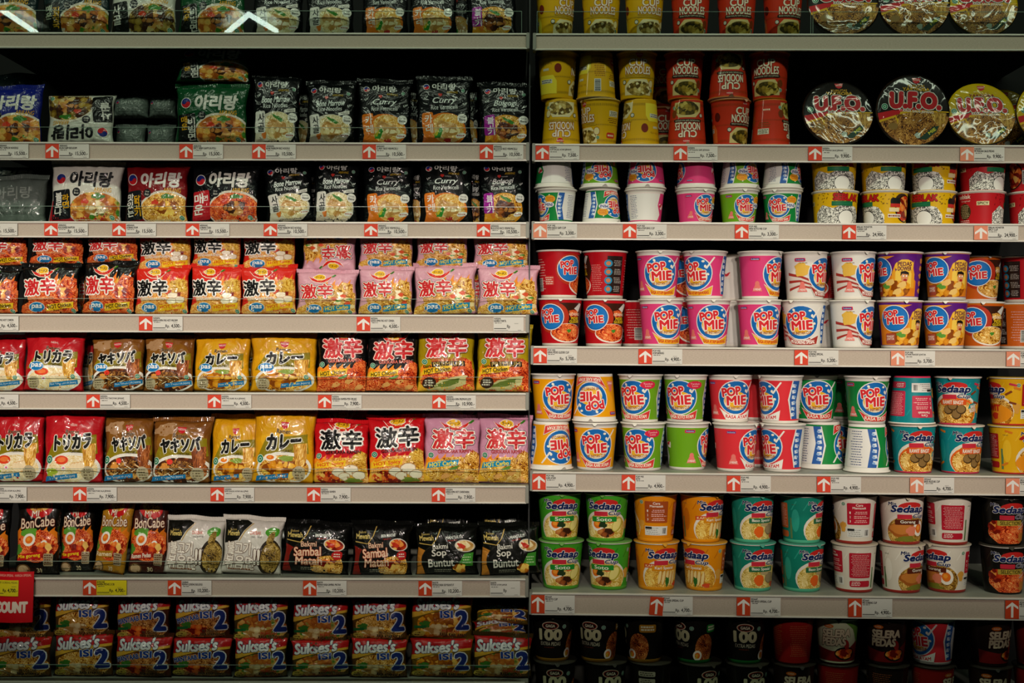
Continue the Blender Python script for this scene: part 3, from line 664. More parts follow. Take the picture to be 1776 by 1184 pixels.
def popmie(rasa, ribc, rtc, fm=None, white=False, mini=False):
    def f(a):
        h = 76 if not mini else 53; k = 1 if not mini else .70; y0 = 8 if not mini else 6
        # photo strip and white instruction side share the far side
        w2 = 110 if not mini else 99
        a.poly([(46 * k + 8, y0), (w2, y0), (w2, h), (46 * k + 8, h), (39 * k + 8, h * .55)], '#e9e6e0')
        a.poly([(48 * k + 8, y0), (62 * k + 8, y0), (56 * k + 8, h * .5), (62 * k + 8, h), (48 * k + 8, h), (42 * k + 8, h * .55)], '#2c5ea8')
        for i in range(6):
            yy = y0 + 5 + i * (h - y0 - 8) / 6
            a.rect(46 * k + 8, yy, 53 * k + 8, yy + 6 * k, '#dfe6ee', 12 - 20 * (i % 2)); a.ell(51 * k + 9, yy + 4 * k, 2.6 * k, 2 * k, '#8ab0dc')
        a.small(70 * k + 8, y0 + 3, 100 * k + 2, h - 3, '#3a4a7c', 14, 11, .3)
        a.rect(-w2, y0, -w2 + 12, h, '#e9e6e0'); a.poly([(-w2 + 12, h), (-w2 + 22, h), (-w2 + 18, h * .6), (-w2 + 25, h * .3), (-w2 + 20, y0), (-w2 + 12, y0)], '#e9e6e0')
        for i in range(5): a.ell(-w2 + 24 + (i % 3) * 3, h * .62 - (i // 2) * 3, 5 * k, 2, '#c8303c' if i % 2 else '#ecd8d0', 40 * i)
        X, Y, r = (2, 44, 29) if not mini else (4, 31, 19.5)
        if white:
            for i in range(5): a.poly([(-52 + i * 0, 14 + i * 7), (-30, 22 + i * 4), (10, 14 + i * 2), (40, 10), (40, 12), (12, 17 + i * 2), (-28, 25.5 + i * 4), (-52, 19 + i * 7)], '#a8342c' if i % 2 == 0 else '#e0d2c8')
            a.ell(-26, 52, 13, 12, '#e8b84c', wob=.22, seed=4); a.small(-32, 62, -16, 70, '#5a3a20', 2, 2, .2); X = 14
        popcircle(a, X, Y, r)
        R = r
        a.poly([(X - R * 1.0, Y - R * .62), (X - R * .45, Y - R * 1.0), (X + R * .4, Y - R * 1.06), (X + R * 1.1, Y - R * .72), (X + R * 1.02, Y - R * 1.32), (X + R * .3, Y - R * 1.42), (X - R * .6, Y - R * 1.34)], '#ece6dc')
        a.poly([(X - R * .96, Y - R * .68), (X - R * .43, Y - R * 1.04), (X + R * .4, Y - R * 1.1), (X + R * 1.07, Y - R * .77), (X + R * .98, Y - R * 1.28), (X + R * .3, Y - R * 1.38), (X - R * .57, Y - R * 1.3)], ribc)
        a.text(rasa, X + R * .12, Y - R * 1.19, R * 1.45, R * .2, rtc, .03, arc=-.004)
        a.poly([(X + R * .62, Y + R * .3), (X + R * .72, Y + R * .26), (X + R * 1.18, Y + R * .95), (X + R * 1.1, Y + R * .99)], '#ece8e0')
        ex = X - r - 15 * k
        a.rrect(ex - 8 * k, h - 10 * k, ex + 9 * k, h - 4 * k, '#d8304c', 1.5); a.rrect(ex - 6.5 * k, h - 8.6 * k, ex + 7.5 * k, h - 5.2 * k, '#34308c', 1); a.text('Indomie', ex + .5 * k, h - 7 * k, 12 * k, 2.4 * k, '#f0e8e8', 0)
        a.ell(ex + 4, y0 + 18 * k, 4 * k, 5 * k, '#e87a70'); a.poly([(ex - 5 * k, y0 + 5 * k), (ex + 13 * k, y0 + 5 * k), (ex + 8 * k, y0 + 16 * k), (ex, y0 + 16 * k)], '#e87a70'); a.text('3 MENIT', ex + 4 * k, y0 + 8.5 * k, 14 * k, 3.6 * k, '#f4e8e0', .02)
        if mini:
            a.ell(X + r + 3, Y + 11, 9, 6.5, '#e8a428'); a.text('Topping\nTurning', X + r + 3, Y + 11, 12, 8, '#c82820', .01)
            a.ell(X + r + 1, Y + 1, 9, 5, '#e9e8e4'); a.text('MINI', X + r + 1, Y + 1, 13, 5, '#1c3c8c', .03)
        elif fm: a.ell(X + r - 3, h - 10, 13, 7, '#d82848', wob=.03); a.text('Tambah\nLezat', X + r - 3, h - 10, 16, 7, '#f0c8c8', 0)
    return f
def popred(fm, dower=False, title='GORENG'):
    def f(a):
        if dower:
            a.poly([(-48, 6), (48, 6), (48, 32), (30, 50), (24, 40), (-10, 44), (-48, 60)], '#e0801c'); a.poly([(-50, 76), (-50, 50), (-30, 62), (0, 72), (10, 76)], '#e8941c')
            a.flames(4, 44, 40, 34, '#e8a028', 4, 3, 20); a.flames(10, 38, 42, 26, '#f0c850', 3, 8, 20)
            a.ell(26, 58, 15, 12, '#f0bc40', wob=.08)
            a.text('PEDAS', 26, 62, 22, 7, '#5c1c3c', .03); a.text('DOWER', 26, 54, 22, 7, '#5c1c3c', .03)
            a.ell(26, 38, 6, 9, '#d8905c'); a.poly([(19, 40), (20, 49), (27, 50), (33, 47), (33, 40), (31, 44), (22, 45)], '#1c1410'); a.ell(27, 34, 3, 2.4, '#a82820'); a.ell(24, 41, 1.2, 1.6, '#f0ece0'); a.ell(29, 41, 1.2, 1.6, '#f0ece0')
            a.ell(4, 19, 34, 15, CURR, wob=.1); a.ell(-6, 24, 8, 5, '#5c9a38', wob=.2)
            for x, y in ((14, 14), (22, 26), (2, 30)): a.ell(x, y, 8, 5, '#eac06c', 25, wob=.15)
            a.rrect(-34, 8, -17, 26, '#a84a34', 2); a.text('PANGSIT\nJONTOR', -25.5, 18, 14, 9, '#f0d8c8', .02)
            for i in range(5): a.ell(62, 16 + i * 13, 6, 4.6, '#d8903c', wob=.2, seed=i); a.small(70, 12 + i * 13, 84, 21 + i * 13, '#e8dce8', 2, i)
            popcircle(a, -18, 52, 22, plain=True)
        else:
            a.poly([(-8, 76), (44, 76), (50, 50), (40, 20), (-10, 40)], '#3a1c10'); a.ell(-14, 50, 29, 28, '#b8341c')
            a.ell(14, 23, 32, 17, '#ece4d8'); a.ell(14, 24, 30, 15.5, fm, wob=.03); garnish(a, 16, 27, 4, 3, '#4a8a2c')
            a.poly([(14, 62), (32, 66), (34, 52), (18, 50)], fm); a.poly([(24, 66), (36, 76), (42, 74), (34, 60)], '#d8d4cc')
            a.text(title, 26, 56, 22, 4.5, '#f0dcc0', .02); a.text('PEDES\nGLEDEK', 27, 46, 22, 10, '#e8c420', .03, out='#4a1c0c', ow=.02)
            a.small(48, 12, 70, 60, '#d89088', 14, 6, .3); a.rect(78, 8, 108, 74, '#2a1c18'); 
            for i in range(4): a.ell(80, 16 + i * 15, 7, 6.4, '#2888b0'); a.ell(80, 16 + i * 15, 4, 3.6, '#c87a50'); a.small(89, 11 + i * 15, 106, 22 + i * 15, '#a8a098', 4, i)
            a.small(-100, 14, -60, 70, '#d8a098', 12, 8, .3); a.rrect(-64, 22, -46, 38, '#c84038', 2); a.small(-63, 23, -47, 37, '#e8c8b8', 4, 4); a.barcode(-84, 12, -70, 34, vertical=True)
            popcircle(a, -17, 51, 22, plain=True)
    return f
def seblak(c, side):
    def f(a):
        a.clip = 1
        a.poly([(-44, 1), (44, 1), (44, 16), (34, 30), (10, 36), (-12, 28), (-30, 34), (-44, 20)], DOOD)
        a.ell(12, 12, 15, 13, '#1c1c1c'); a.ell(12, 11.5, 14.3, 12.6, '#f1eee6'); a.rect(-2, -1, 26, 2, '#f1eee6')
        a.rrect(-14, 32, 24, 40, '#1c6c44', .8); a.small(-12, 34, 22, 38.5, '#1f7a4e', 1, 3)
        a.text('SEBLAK', 12, 47, 46, 11, '#b81c1c', .06, rot=-2, out='#2a0c0c', ow=.03)
        a.text('Yang', -2, 55, 12, 3.4, '#1c1c1c', 0); R = random.Random(4)
        for i in range(26):
            x, y = R.uniform(-44, -18) if i % 2 else R.uniform(38, 60), R.uniform(34, 56); a.ell(x, y, 1.8, .7, '#7c5c10' if side == 'y' else '#7c1014', R.uniform(0, 180))
        # picture side
        a.rrect(62, 22, 92, 54, '#3a2a20', 12); a.ell(84, 28, 22, 24, '#20140c'); a.ell(84, 28, 19.5, 22, CHILI); a.rrect(54, 34, 72, 46, '#1c1c1c', 4); a.rect(54, 30, 72, 36, '#c83028'); a.rect(52, 22, 70, 29, '#ecd9a8'); a.rect(50, 12, 74, 18, '#e8e4d8'); a.small(50, 12, 74, 18, '#8a3a20', 1, 7)
        a.barcode(104, 12, 116, 36, vertical=True); a.rect(-70, 34, -50, 41, '#e8dca8'); a.text('CHEESE' if side == 'y' else 'SPICY', -60, 37.5, 17, 4.5, '#3a2a10', .03)
        a.text('seblak', -92, 50, 24, 7, '#f0d8c8', .03); a.text('Original', -90, 42, 18, 3.5, '#f0d8c8', 0); a.ell(-92, 24, 12, 14, '#3a3018'); a.small(-102, 12, -82, 36, '#b8a878', 9, 3); a.small(-108, 4, -78, 10, '#e8c0b8', 2, 6)
    return f
def sedaap(title, c2, tagc, fm, kind):
    def f(a):
        # pattern strokes on the upper part
        for i in range(-5, 6): a.poly([(i * 20, 58), (i * 20 + 9, 74), (i * 20 + 11, 74), (i * 20 + 2, 58)], c2)
        a.ell(4, 24, 42, 32, '#e4ddd0' if kind != 'sel' else '#141414'); a.ell(5, 21, 40, 30, fm if kind != 'sel' else '#1a1612')
        if kind == 'soto': egg(a, -10, 30, 13, 12, -10); garnish(a, 0, 30, 7, 6, '#24381c'); a.ell(6, 16, 16, 8, BEEF, wob=.1); a.ell(12, 38, 8, 5, '#e0683c', wob=.2); a.ell(26, 30, 9, 14, '#b8a838', -30); a.ell(25, 30, 7, 12, '#e8d880', -30)
        elif kind == 'kari':
            for i in range(5): a.ell(-6 + i * 7, 24 - i, 3.4, 14, '#c08030', -8); a.ell(-6.6 + i * 7, 24.5 - i, 2.6, 13, '#f0d490', -8)
            garnish(a, 8, 16, 4, 8, '#2c6a20'); a.rect(-34, 40, -14, 47, '#c83a1c', 0); a.text('KARI', -24, 43.5, 15, 4, '#f0d8a0', .02); a.ell(28, 10, 7, 4, '#d84a20', wob=.2)
        elif kind == 'baso': a.ell(20, 24, 11, 10, '#6a5a40'); a.ell(19.5, 24.5, 9.6, 8.8, '#9a8660'); a.ell(-2, 20, 9, 10, '#e8641c', wob=.1); a.ell(8, 34, 8, 5, '#b8a070'); a.ell(28, 12, 6, 5, '#c8502c', wob=.2)
        elif kind == 'goreng': a.ell(-8, 26, 24, 14, '#a85c20', wob=.1); a.ell(-10, 28, 19, 10, '#c87c34', wob=.1); egg(a, 24, 28, 12, 14, 15); a.ell(8, 24, 9, 9, '#e08060', wob=.2); garnish(a, 0, 10, 18, 5, '#7c7c28')
        elif kind == 'bledug': a.ell(4, 22, 40, 26, '#e8641c'); a.ell(4, 21, 37, 24, NOOD); [(a.ell(x, y, 8.5, 8, '#4a3418'), a.ell(x - .6, y + .8, 7, 6.5, '#8a6a3c')) for x, y in ((-6, 26), (8, 18), (16, 27), (2, 33))]; a.poly([(28, 28), (48, 34), (48, 42), (30, 36)], '#1c8c90'); a.text('BASO\nBLEDUK', 40, 30, 20, 12, '#e8e0d0', .04, rot=12, out='#7c2410', ow=.03)
        elif kind == 'sel': a.ell(2, 22, 38, 22, SPICY, wob=.06); a.ell(-24, 32, 12, 12, CHILI, wob=.2); a.ell(26, 14, 12, 8, '#c87c30', wob=.2); a.rect(14, 40, 44, 42, '#c8c4b8', 30); a.rect(14, 34, 44, 36, '#c8c4b8', 30); a.poly([(-4, 12), (20, 12), (16, 42), (0, 42)], SPICY)
        elif kind == 'rawit': a.ell(2, 20, 40, 18, '#e8901c'); a.text('RAWIT', 0, 30, 42, 10, '#c82c18', .05, out='#5c1410', ow=.02); a.ell(-20, 66, 14, 4, '#a81c1c', 20); a.ell(10, 16, 8, 6, '#c83018', wob=.2)
        a.ell(6, 66, 20, 9, '#c82824', wob=.04); a.rrect(-16, 45, 8, 53, '#c82c3c', 1)
        a.text('Mie', -24, 71, 13, 6, '#16204c', .04, shear=.1, out='#e9e6de', ow=.03)
        a.text('Sedaap', 2, 61, 56, 15, '#152458', .05, shear=.2, out='#ece9e2', ow=.045)
        a.text('Cup', 20, 49.5, 21, 8.5, '#152458', .035, shear=.2, out='#ece9e2', ow=.045)
        if title: a.rrect(-20, 35, 24, 44, tagc, 1, rot=1); a.text(title, 2, 39.5, 34 if len(title) > 7 else 26, 6.4, '#ecead8' if kind != 'sel' else '#3a3010', .02)
        # side and back panels
        red = {'soto': '#c8403c', 'kari': '#a84c1c', 'baso': '#b85c2c', 'goreng': '#b81c30', 'bledug': '#c8304c', 'sel': '#7c1c1c', 'rawit': '#a81c20'}[kind]
        a.rrect(58, 34, 98, 72, red, 2); a.text('Cara\nMemasak', 78, 66, 22, 9, '#f0e8d8', .02)
        for i in range(3): a.text(str(i + 1), 63, 55 - i * 7.5, 2, 4, '#f0e8d8', .02); a.small(69, 52 - i * 7.5, 96, 58 - i * 7.5, '#e8b8b0', 2, i)
        a.rect(57, 12, 99, 28, '#dcdcd4'); a.small(58, 13, 86, 27, '#444440', 4, 3, .2); a.rect(58, 23, 70, 27, '#2a2a28'); a.barcode(88, 14, 98, 26)
        a.rrect(-104, 26, -66, 70, red, 2); a.small(-101, 29, -68, 68, '#e8c0b8', 15, 9, .25); a.rrect(-104, 10, -66, 21, red); a.small(-102, 12, -82, 20, '#f0d8d0', 3, 2)
        a.text('HALAL', -54, 68, 8, 2, '#4a5a3c', 0); a.rect(-62, 8, -58, 44, '#5a7a4c'); a.ell(-52, 40, 7, 20, c2)
        a.ell(50, 30, 6, 9, '#d89c3c', wob=.25, seed=2); halal(a, 52, 70, 3.4, '#4a7a58')
        if kind == 'bledug' or kind == 'rawit':
            R = random.Random(9)
            for i in range(34):
                x, y = R.uniform(-106, 106), R.uniform(10, 74)
                if -34 < x < 34 or 56 < abs(x): continue
                a.rrect(x - 6, y - 1.8, x + 6, y + 1.8, R.choice(('#d8781c', '#c8304c', '#e8a030', '#7c3a1c')), 1, R.uniform(-25, 40))
    return f
def gaga(txt):
    def f(a):
        a.ell(-4, 64, 14, 7.5, '#c8bca0'); a.ell(-4, 64, 12.6, 6.3, '#8a241c'); a.ell(-4, 64, 11, 5, '#1c140c'); a.text('GAGA', -4, 64, 15, 5, '#e0d4b8', .03); halal(a, 20, 62, 3.6)
        a.text('100', -4, 48, 38, 18, '#cfcca0', .06); a.text('EXTRA PEDAS', -4, 32, 36, 6.5, '#cfcaae', .0, shear=.1); a.small(-18, 24, 8, 27, '#6a3020', 1, 2)
        a.ell(44, 26, 18, 26, ('noodle', ('#3a1006', '#8a3414', '#b85a24', '#d8944c'))); egg(a, 30, 14, 8, 9); a.rrect(46, 54, 74, 68, '#1f8a34' if txt == 'g' else '#a8781c', 3); a.small(48, 56, 72, 66, '#dfe0c0', 2, 3, .6)
        a.text('5' if txt != 'g' else '2', 28, 12, 5, 6, '#d8c83c', .03)
        for i in range(4): a.rrect(-96, 20 + i * 13, -68, 29 + i * 13, '#b8b49a', 2); a.small(-94, 21 + i * 13, -70, 28 + i * 13, '#3a3828', 2, i)
        a.barcode(-92, 6, -74, 18)
    return f
def selera(bg2, tc):
    def f(a):
        a.poly([(-46, 6), (46, 6), (46, 46), (20, 30), (-10, 24), (-46, 30)], '#7c1818'); a.ell(12, 20, 19, 12, '#1c140e'); a.ell(12, 20, 16, 9, CHILI, wob=.1); a.ell(14, 36, 5, 9, '#a82820', 15)
        if bg2: a.poly([(10, 76), (46, 76), (46, 30), (34, 44), (26, 62)], bg2)
        a.ell(-16, 68, 8, 3.6, '#c8641c'); a.text('GAGA', -16, 68, 10, 2.6, '#f0e0c0', .02)
        a.text('SELERA', -4, 56, 46, 13, '#d8c8a8', .05, rot=2, shear=.15, out='#4a1410', ow=.04); a.text('PEDAS', -8, 41, 40, 13, '#d8c8a8', .05, rot=2, shear=.15, out='#4a1410', ow=.04)
        a.small(60, 14, 96, 70, '#b87838', 16, 4, .25); a.small(-96, 14, -62, 70, '#b86840', 16, 7, .25)
    return f
CUP = {}
def cup(key, dims, base, artf, desc, group, **k): CUP[key] = (dims, base, artf, desc, group, k)
CN, PM, MN, SB, SD, GG = (71, 55, 83), (79, 61, 84), (71, 54, 61), (81, 69, 59.5), (79, 61, 84), (76, 58, 82)
cup('cn_y', CN, '#dca90c', cupnoodles('y', '#7c2c1c', 'RASA KALDU AYAM ALA JEPANG', ('chunk', ('#5a4414', '#a88a3c', '#d8c078', '#f0e4b0'), 1.6), ''), 'yellow striped noodle cup', 'yellow striped noodle cups', bands=('#dca90c', '#dca90c'), bw=(2, 2), rimc='#d8a818', lidc='#d8c088')
cup('cn_r', CN, '#c8341a', cupnoodles('r', '#5c140c', 'RASA KALDU SAPI ALA JEPANG', ('chunk', ('#3a3008', '#7a6018', '#a88a30', '#c8b058'), 1.4), ''), 'red striped noodle cup', 'red striped noodle cups', bands=('#c8741c', '#c8341a'), bw=(2, 2), rimc='#c87024', lidc='#d8a080')
for k_, c_, r_, rc_, tc_, d_, fm_ in (('pink', '#e0407c', 'RASA AYAM BAWANG', '#f0b428', '#c83a1c', 'pink', None), ('yellow', '#f0a40c', 'RASA KARI AYAM', '#d83a34', '#f4e4d0', 'yellow', None),
                           ('lime', '#6ca41c', 'RASA SOTO AYAM', '#d83a34', '#f4e4d0', 'lime green', 1), ('red', '#e0343c', 'RASA AYAM', '#f0ece4', '#d0282c', 'red', None), ('green', '#14843c', 'RASA BASO', '#d83a34', '#f4e4d0', 'dark green', None)):
    cup('pm_' + k_, PM, c_, popmie(r_, rc_, tc_, fm_), d_ + ' noodle cup with round blue logo', d_ + ' noodle cups')
cup('pm_white', PM, '#e4e0d8', popmie('MI GORENG SPESIAL', '#a8342c', '#f4e8e0', None, True), 'white noodle cup with brown waves', 'white noodle cups with brown waves')
cup('pm_goreng', PM, '#b8101c', popred(SPICY), 'dark red noodle cup with fried noodle bowl', 'dark red noodle cups', bands=('#e0dacc', '#b8101c'), bw=(5, 1))
cup('pm_orange', PM, '#c85c14', popred(NOOD, title='MI GORENG'), 'orange noodle cup with noodle bowl', 'orange noodle cups', bands=('#e0dacc', '#e8941c'), bw=(5, 1))
cup('pm_dower', PM, '#5c1c7c', popred(NOOD, True), 'purple and orange noodle cup with flames', 'purple and orange noodle cups', bands=('#e0dacc', '#e8941c'), bw=(5, 1))
for k_, c_, r_, d_ in (('pink', '#e0407c', 'AYAM BAWANG', 'pink'), ('lime', '#6ca41c', 'RASA SOTO MI', 'lime green'), ('green', '#14843c', 'RASA BASO SAPI', 'dark green')):
    cup('mn_' + k_, MN, c_, popmie(r_, '#d83a34', '#f4e4d0', None, False, True), 'small ' + d_ + ' noodle cup', 'small ' + d_ + ' noodle cups', bw=(4, 5))
cup('sb_y', SB, '#e0b010', seblak('', 'y'), 'wide yellow cup with doodle figures', 'wide doodle cups', bw=(1, 1), bands=('#e0b010', '#e8e4da'), rimc='#dcd8cc')
cup('sb_r', SB, '#c01c24', seblak('', 'r'), 'wide red cup with doodle figures', 'wide doodle cups', bw=(1, 1), bands=('#c01c24', '#e8e4da'), rimc='#dcd8cc')
cup('sd_soto', SD, '#3f9a24', sedaap('Soto', '#2c7a1c', '#1f8a2c', ('noodle', ('#b8902c', '#d8b448', '#ecd078', '#f8e8a8')), 'soto'), 'green noodle cup with egg and broth', 'green noodle cups', bands=('#5cb030', '#3f9a24'), bw=(6, 1), lidc='#6c9c50')
cup('sd_kari', SD, '#e08a0c', sedaap('Kari Spesial', '#c8700c', '#d8880c', ('noodle', ('#b8741c', '#dc9c28', '#f0c048', '#f8dc80')), 'kari'), 'orange noodle cup with sliced chicken', 'orange noodle cups with chicken', bands=('#f0a018', '#e08a0c'), bw=(6, 1), lidc='#c89030')
cup('sd_baso', SD, '#127c68', sedaap('Baso Spesial', '#2a9a84', '#2a6a44', ('noodle', ('#a8842c', '#d0b048', '#e8cc74', '#f4e0a0')), 'baso'), 'teal noodle cup with meatball soup', 'teal noodle cups', bands=('#5cc09a', '#127c68'), bw=(6, 1), lidc='#4c9480')
cup('sd_goreng', SD, '#dcd4c4', sedaap('Goreng', '#e8e2d4', '#5c2414', ('noodle', ('#5a3408', '#9a6c20', '#c89838', '#e0bc68')), 'goreng'), 'cream noodle cup with fried noodles', 'cream noodle cups', bands=('#a83028', '#dcd4c4'), bw=(5, 1), lidc='#b8ac98')
cup('sd_sel', SD, '#14120f', sedaap('SELECTION', '#2a2418', '#b89c3c', SPICY, 'sel'), 'black noodle cup with orange noodles', 'black noodle cups', bands=('#14120f', '#14120f'), bw=(3, 1), lidc='#3c3830')
cup('sd_bledug', SD, '#12868c', sedaap('RAWIT BINGIT', '#1a9a9c', '#d8541c', NOOD, 'bledug'), 'teal noodle cup with brown meatballs', 'teal meatball cups', bands=('#d83a5c', '#12868c'), bw=(3, 1), lidc='#d8c8b8')
cup('sd_rawit', SD, '#e0a810', sedaap('', '#e8b828', '#d8541c', NOOD, 'rawit'), 'yellow noodle cup with chilli drawings', 'yellow chilli cups', bands=('#c8342c', '#e0a810'), bw=(3, 1), lidc='#c8a848')
cup('gg', GG, '#14110e', gaga(''), 'black noodle cup with large cream numerals', 'black numeral cups', bands=('#a87c24', '#14110e'), bw=(6, 1), rimc='#6a6858', lidc='#3a382e')
cup('gg_g', GG, '#14110e', gaga('g'), 'black noodle cup with numerals, green foot', 'black numeral cups', bands=('#1f7a34', '#14110e'), bw=(6, 1), rimc='#6a6858', lidc='#3a382e')
cup('sl_w', GG, '#c8cca8', selera('#5c8a34', ''), 'cream and dark red noodle cup', 'chilli noodle cups', bands=('#3a2018', '#c8cca8'), bw=(3, 1), lidc='#6a6c58')
cup('sl_d', GG, '#241612', selera(None, ''), 'dark brown and red noodle cup', 'chilli noodle cups', bands=('#241612', '#241612'), bw=(3, 1), rimc='#4a4438', lidc='#2e2a24')
cup('sl_r', GG, '#9c1c18', selera(None, ''), 'plain red chilli noodle cup', 'chilli noodle cups', bands=('#5c1410', '#9c1c18'), bw=(3, 1), rimc='#4a4438', lidc='#2e2a24')

# ---- wrapped noodle bowls, standing on edge ---------------------------------
def ufo(top, band):
    def f(a):
        r = 61
        def seg(y0, y1, c, n=30):
            pts = []
            t0, t1 = math.asin(max(-1, y0 / r)), math.asin(min(1, y1 / r))
            for i in range(n + 1): t = t0 + (t1 - t0) * i / n; pts.append((r * math.cos(t), r * math.sin(t)))
            for i in range(n + 1): t = t1 + (t0 - t1) * i / n; pts.append((-r * math.cos(t), r * math.sin(t)))
            a.poly(pts, c)
        seg(-r, -8, UFON)
        a.poly([(-60, -12), (-30, -3), (0, 4), (20, 0), (60, -6), (58, -18), (0, -18), (-50, -30)], UFON)
        a.poly([(-60.5, -8), (-24, 1), (10, 6), (22, 10), (20, 0), (0, 0), (-30, -10), (-58, -20)], '#c01c24')
        a.poly([(-58, -20), (-30, -10), (-26, -18), (-22, -4), (0, -1), (20, 0), (60, -1), (60, -3), (20, -3), (-2, -4), (-24, -9), (-26, -26), (-31, -14), (-57, -24)], '#d8a81c')
        a.poly([(30, -4), (56, -4), (52, -32), (40, -24), (32, -14)], ('strand', ('#5a3408', '#9a6c20', '#c89838', '#e0bc68')))
        nissin(a, 4, 51, 15)
        a.text('KUALITAS', 4, 42, 28, 4.2, '#c8981c', .03); a.text('YAKISOBA', 4, 36, 46, 5.6, '#c8981c' if top != '#c8a80c' else '#7c1c14', .05)
        a.text('U.F.O.', 3, 17, 84, 26, '#b81c24', .07, arc=.0008, out='#ddd8cc', ow=.04, out2='#101010', ow2=.07)
        a.text('RASA SAUS JEPANG', 8, -3.2, 52, 5.4, '#e8dcd0', .03, rot=-2)
        halal(a, -49, 4, 5.5); a.ell(-34, -30, 8, 6, '#8a6a34', wob=.06)
        a.poly([(10, -50), (34, -28), (44, -26), (40, -36), (22, -52)], '#1c3c2c'); a.text('MIE', 32, -36, 14, 5, '#c8c83c', .03, rot=38)
        a.ell(8, -44, 5, 5, '#a8b8a8', wob=.2)
    return f
def make_ufo(top, artf):
    R = 62.5
    prof = [(0, -0.0), (R - 5, 0), (R - 1, 1.2), (R, 3.4), (R - 2, 6), (R - 6, 14), (R - 14, 40), (R - 18, 44), (0, 44)]
    bm = lathe(prof, [0, 0, 1, 1, 1, 1, 1, 1], 72)
    for v in bm.verts: x, y, z = v.co; v.co = (x, z, -y)
    art = Art('wrap'); artf(art)
    art.cut([i * 8.0 for i in range(-7, 8)], [i * 8.0 for i in range(-7, 8)])
    def mp(u, v, l): return np.stack([u, -l, v], 1)
    me = merge(bm, art, mp, 'noodle_bowl', [M(top, 'wrap'), M('#3a1c10', 'wrap')], 0.3, 0.05)
    return me
# ---------------------------------------------------------------- the two shelf bays
def bayM(px, roll, yaw):
    p = Vector(((px - CX) * S, 0, EYE))
    return Matrix.Translation(p) @ Matrix.Rotation(math.radians(yaw), 4, 'Z') @ Matrix.Rotation(math.radians(roll), 4, 'Y') @ Matrix.Translation(-p)
BAY = {'L': bayM(915, 0.11, 0.0), 'R': bayM(925, 0.38, -1.3)}
BINV = {k: m.inverted() for k, m in BAY.items()}
def project(p): k = D / (p.y + D); return CX + p.x * k / S, CY - (p.z - EYE) * k / S
def loc(bay, px, dep, z):
    """bay-local spot that shows at photo column px, at a depth behind the rail and height z"""
    x = (px - CX) * S
    for _ in range(5):
        q = BAY[bay] @ Vector((x, dep, z)); x += (px - project(q)[0]) * S
    return x
def put(o, bay, x, y, z, rot=None):
    o.matrix_world = BAY[bay] @ Matrix.Translation((x, y, z)) @ (rot or Matrix.Identity(4))
    b = o.matrix_world.copy(); l, r, s = b.decompose()
    o.location = l; o.rotation_euler = r.to_euler(); o.scale = s
def link(me, name, parent=None):
    o = bpy.data.objects.new(name, me); COL.objects.link(o); o.parent = parent; return o
ROWS = {'L': [58, 248, 385.5, 546, 681.5, 842, 1003, 1183], 'R': [58.5, 249.5, 384.5, 600, 817.5, 1027, 1237]}
BOT = {'L': [85, 279, 413, 577, 711, 872.5, 1035, 1216], 'R': [87, 280, 415, 632, 851, 1065, 1268]}
def Z(py): return EYE + (CY - py) * S
ORD = 'first second third fourth fifth sixth seventh eighth ninth tenth eleventh twelfth thirteenth'.split()
SHN = 'top second third fourth fifth sixth seventh bottom'.split()
def shname(bay, row): return '%s %s-bay shelf' % (SHN[row] if not (bay == 'R' and row == 6) else 'bottom', 'left' if bay == 'L' else 'right')
ITEMS = []; PROTO = {}

def copy_tree(o):
    c = o.copy(); COL.objects.link(c)
    for ch in o.children: d = ch.copy(); COL.objects.link(d); d.parent = c
    return c
def get(kind, key, seed):
    k = (kind, key, seed)
    if k in PROTO: return copy_tree(PROTO[k])
    if kind == 'bag':
        wd, ht, base, artf, desc, grp, T, sc = BAG[key]
        me, seals = make_bag(wd, ht, base, artf, seed * 7 + len(key), T, 'film', sc)
        o = link(me, 'noodle_bag'); link(seals[0], 'top_seal', o); link(seals[1], 'bottom_seal', o)
    elif kind == 'cup':
        dims, base, artf, desc, grp, kw = CUP[key]
        me, lid = make_cup(dims[0], dims[1], dims[2], base, artf, **kw)
        o = link(me, 'noodle_cup'); link(lid, 'lid', o)
    else:
        o = link(make_ufo(key, ufo(key, 0)), 'noodle_bowl')
        rb = lathe([(62.6, 3.0), (63.2, 4.2), (62.2, 6.4)], [0, 0], 72)
        for v in rb.verts: x, y, z = v.co; v.co = (x * S, z * S, -y * S)
        link(mesh_from(rb, 'rim', [M('#2a2a24', 'wrap')]), 'rim', o)
    PROTO[k] = o
    return o
SD_ = [0]
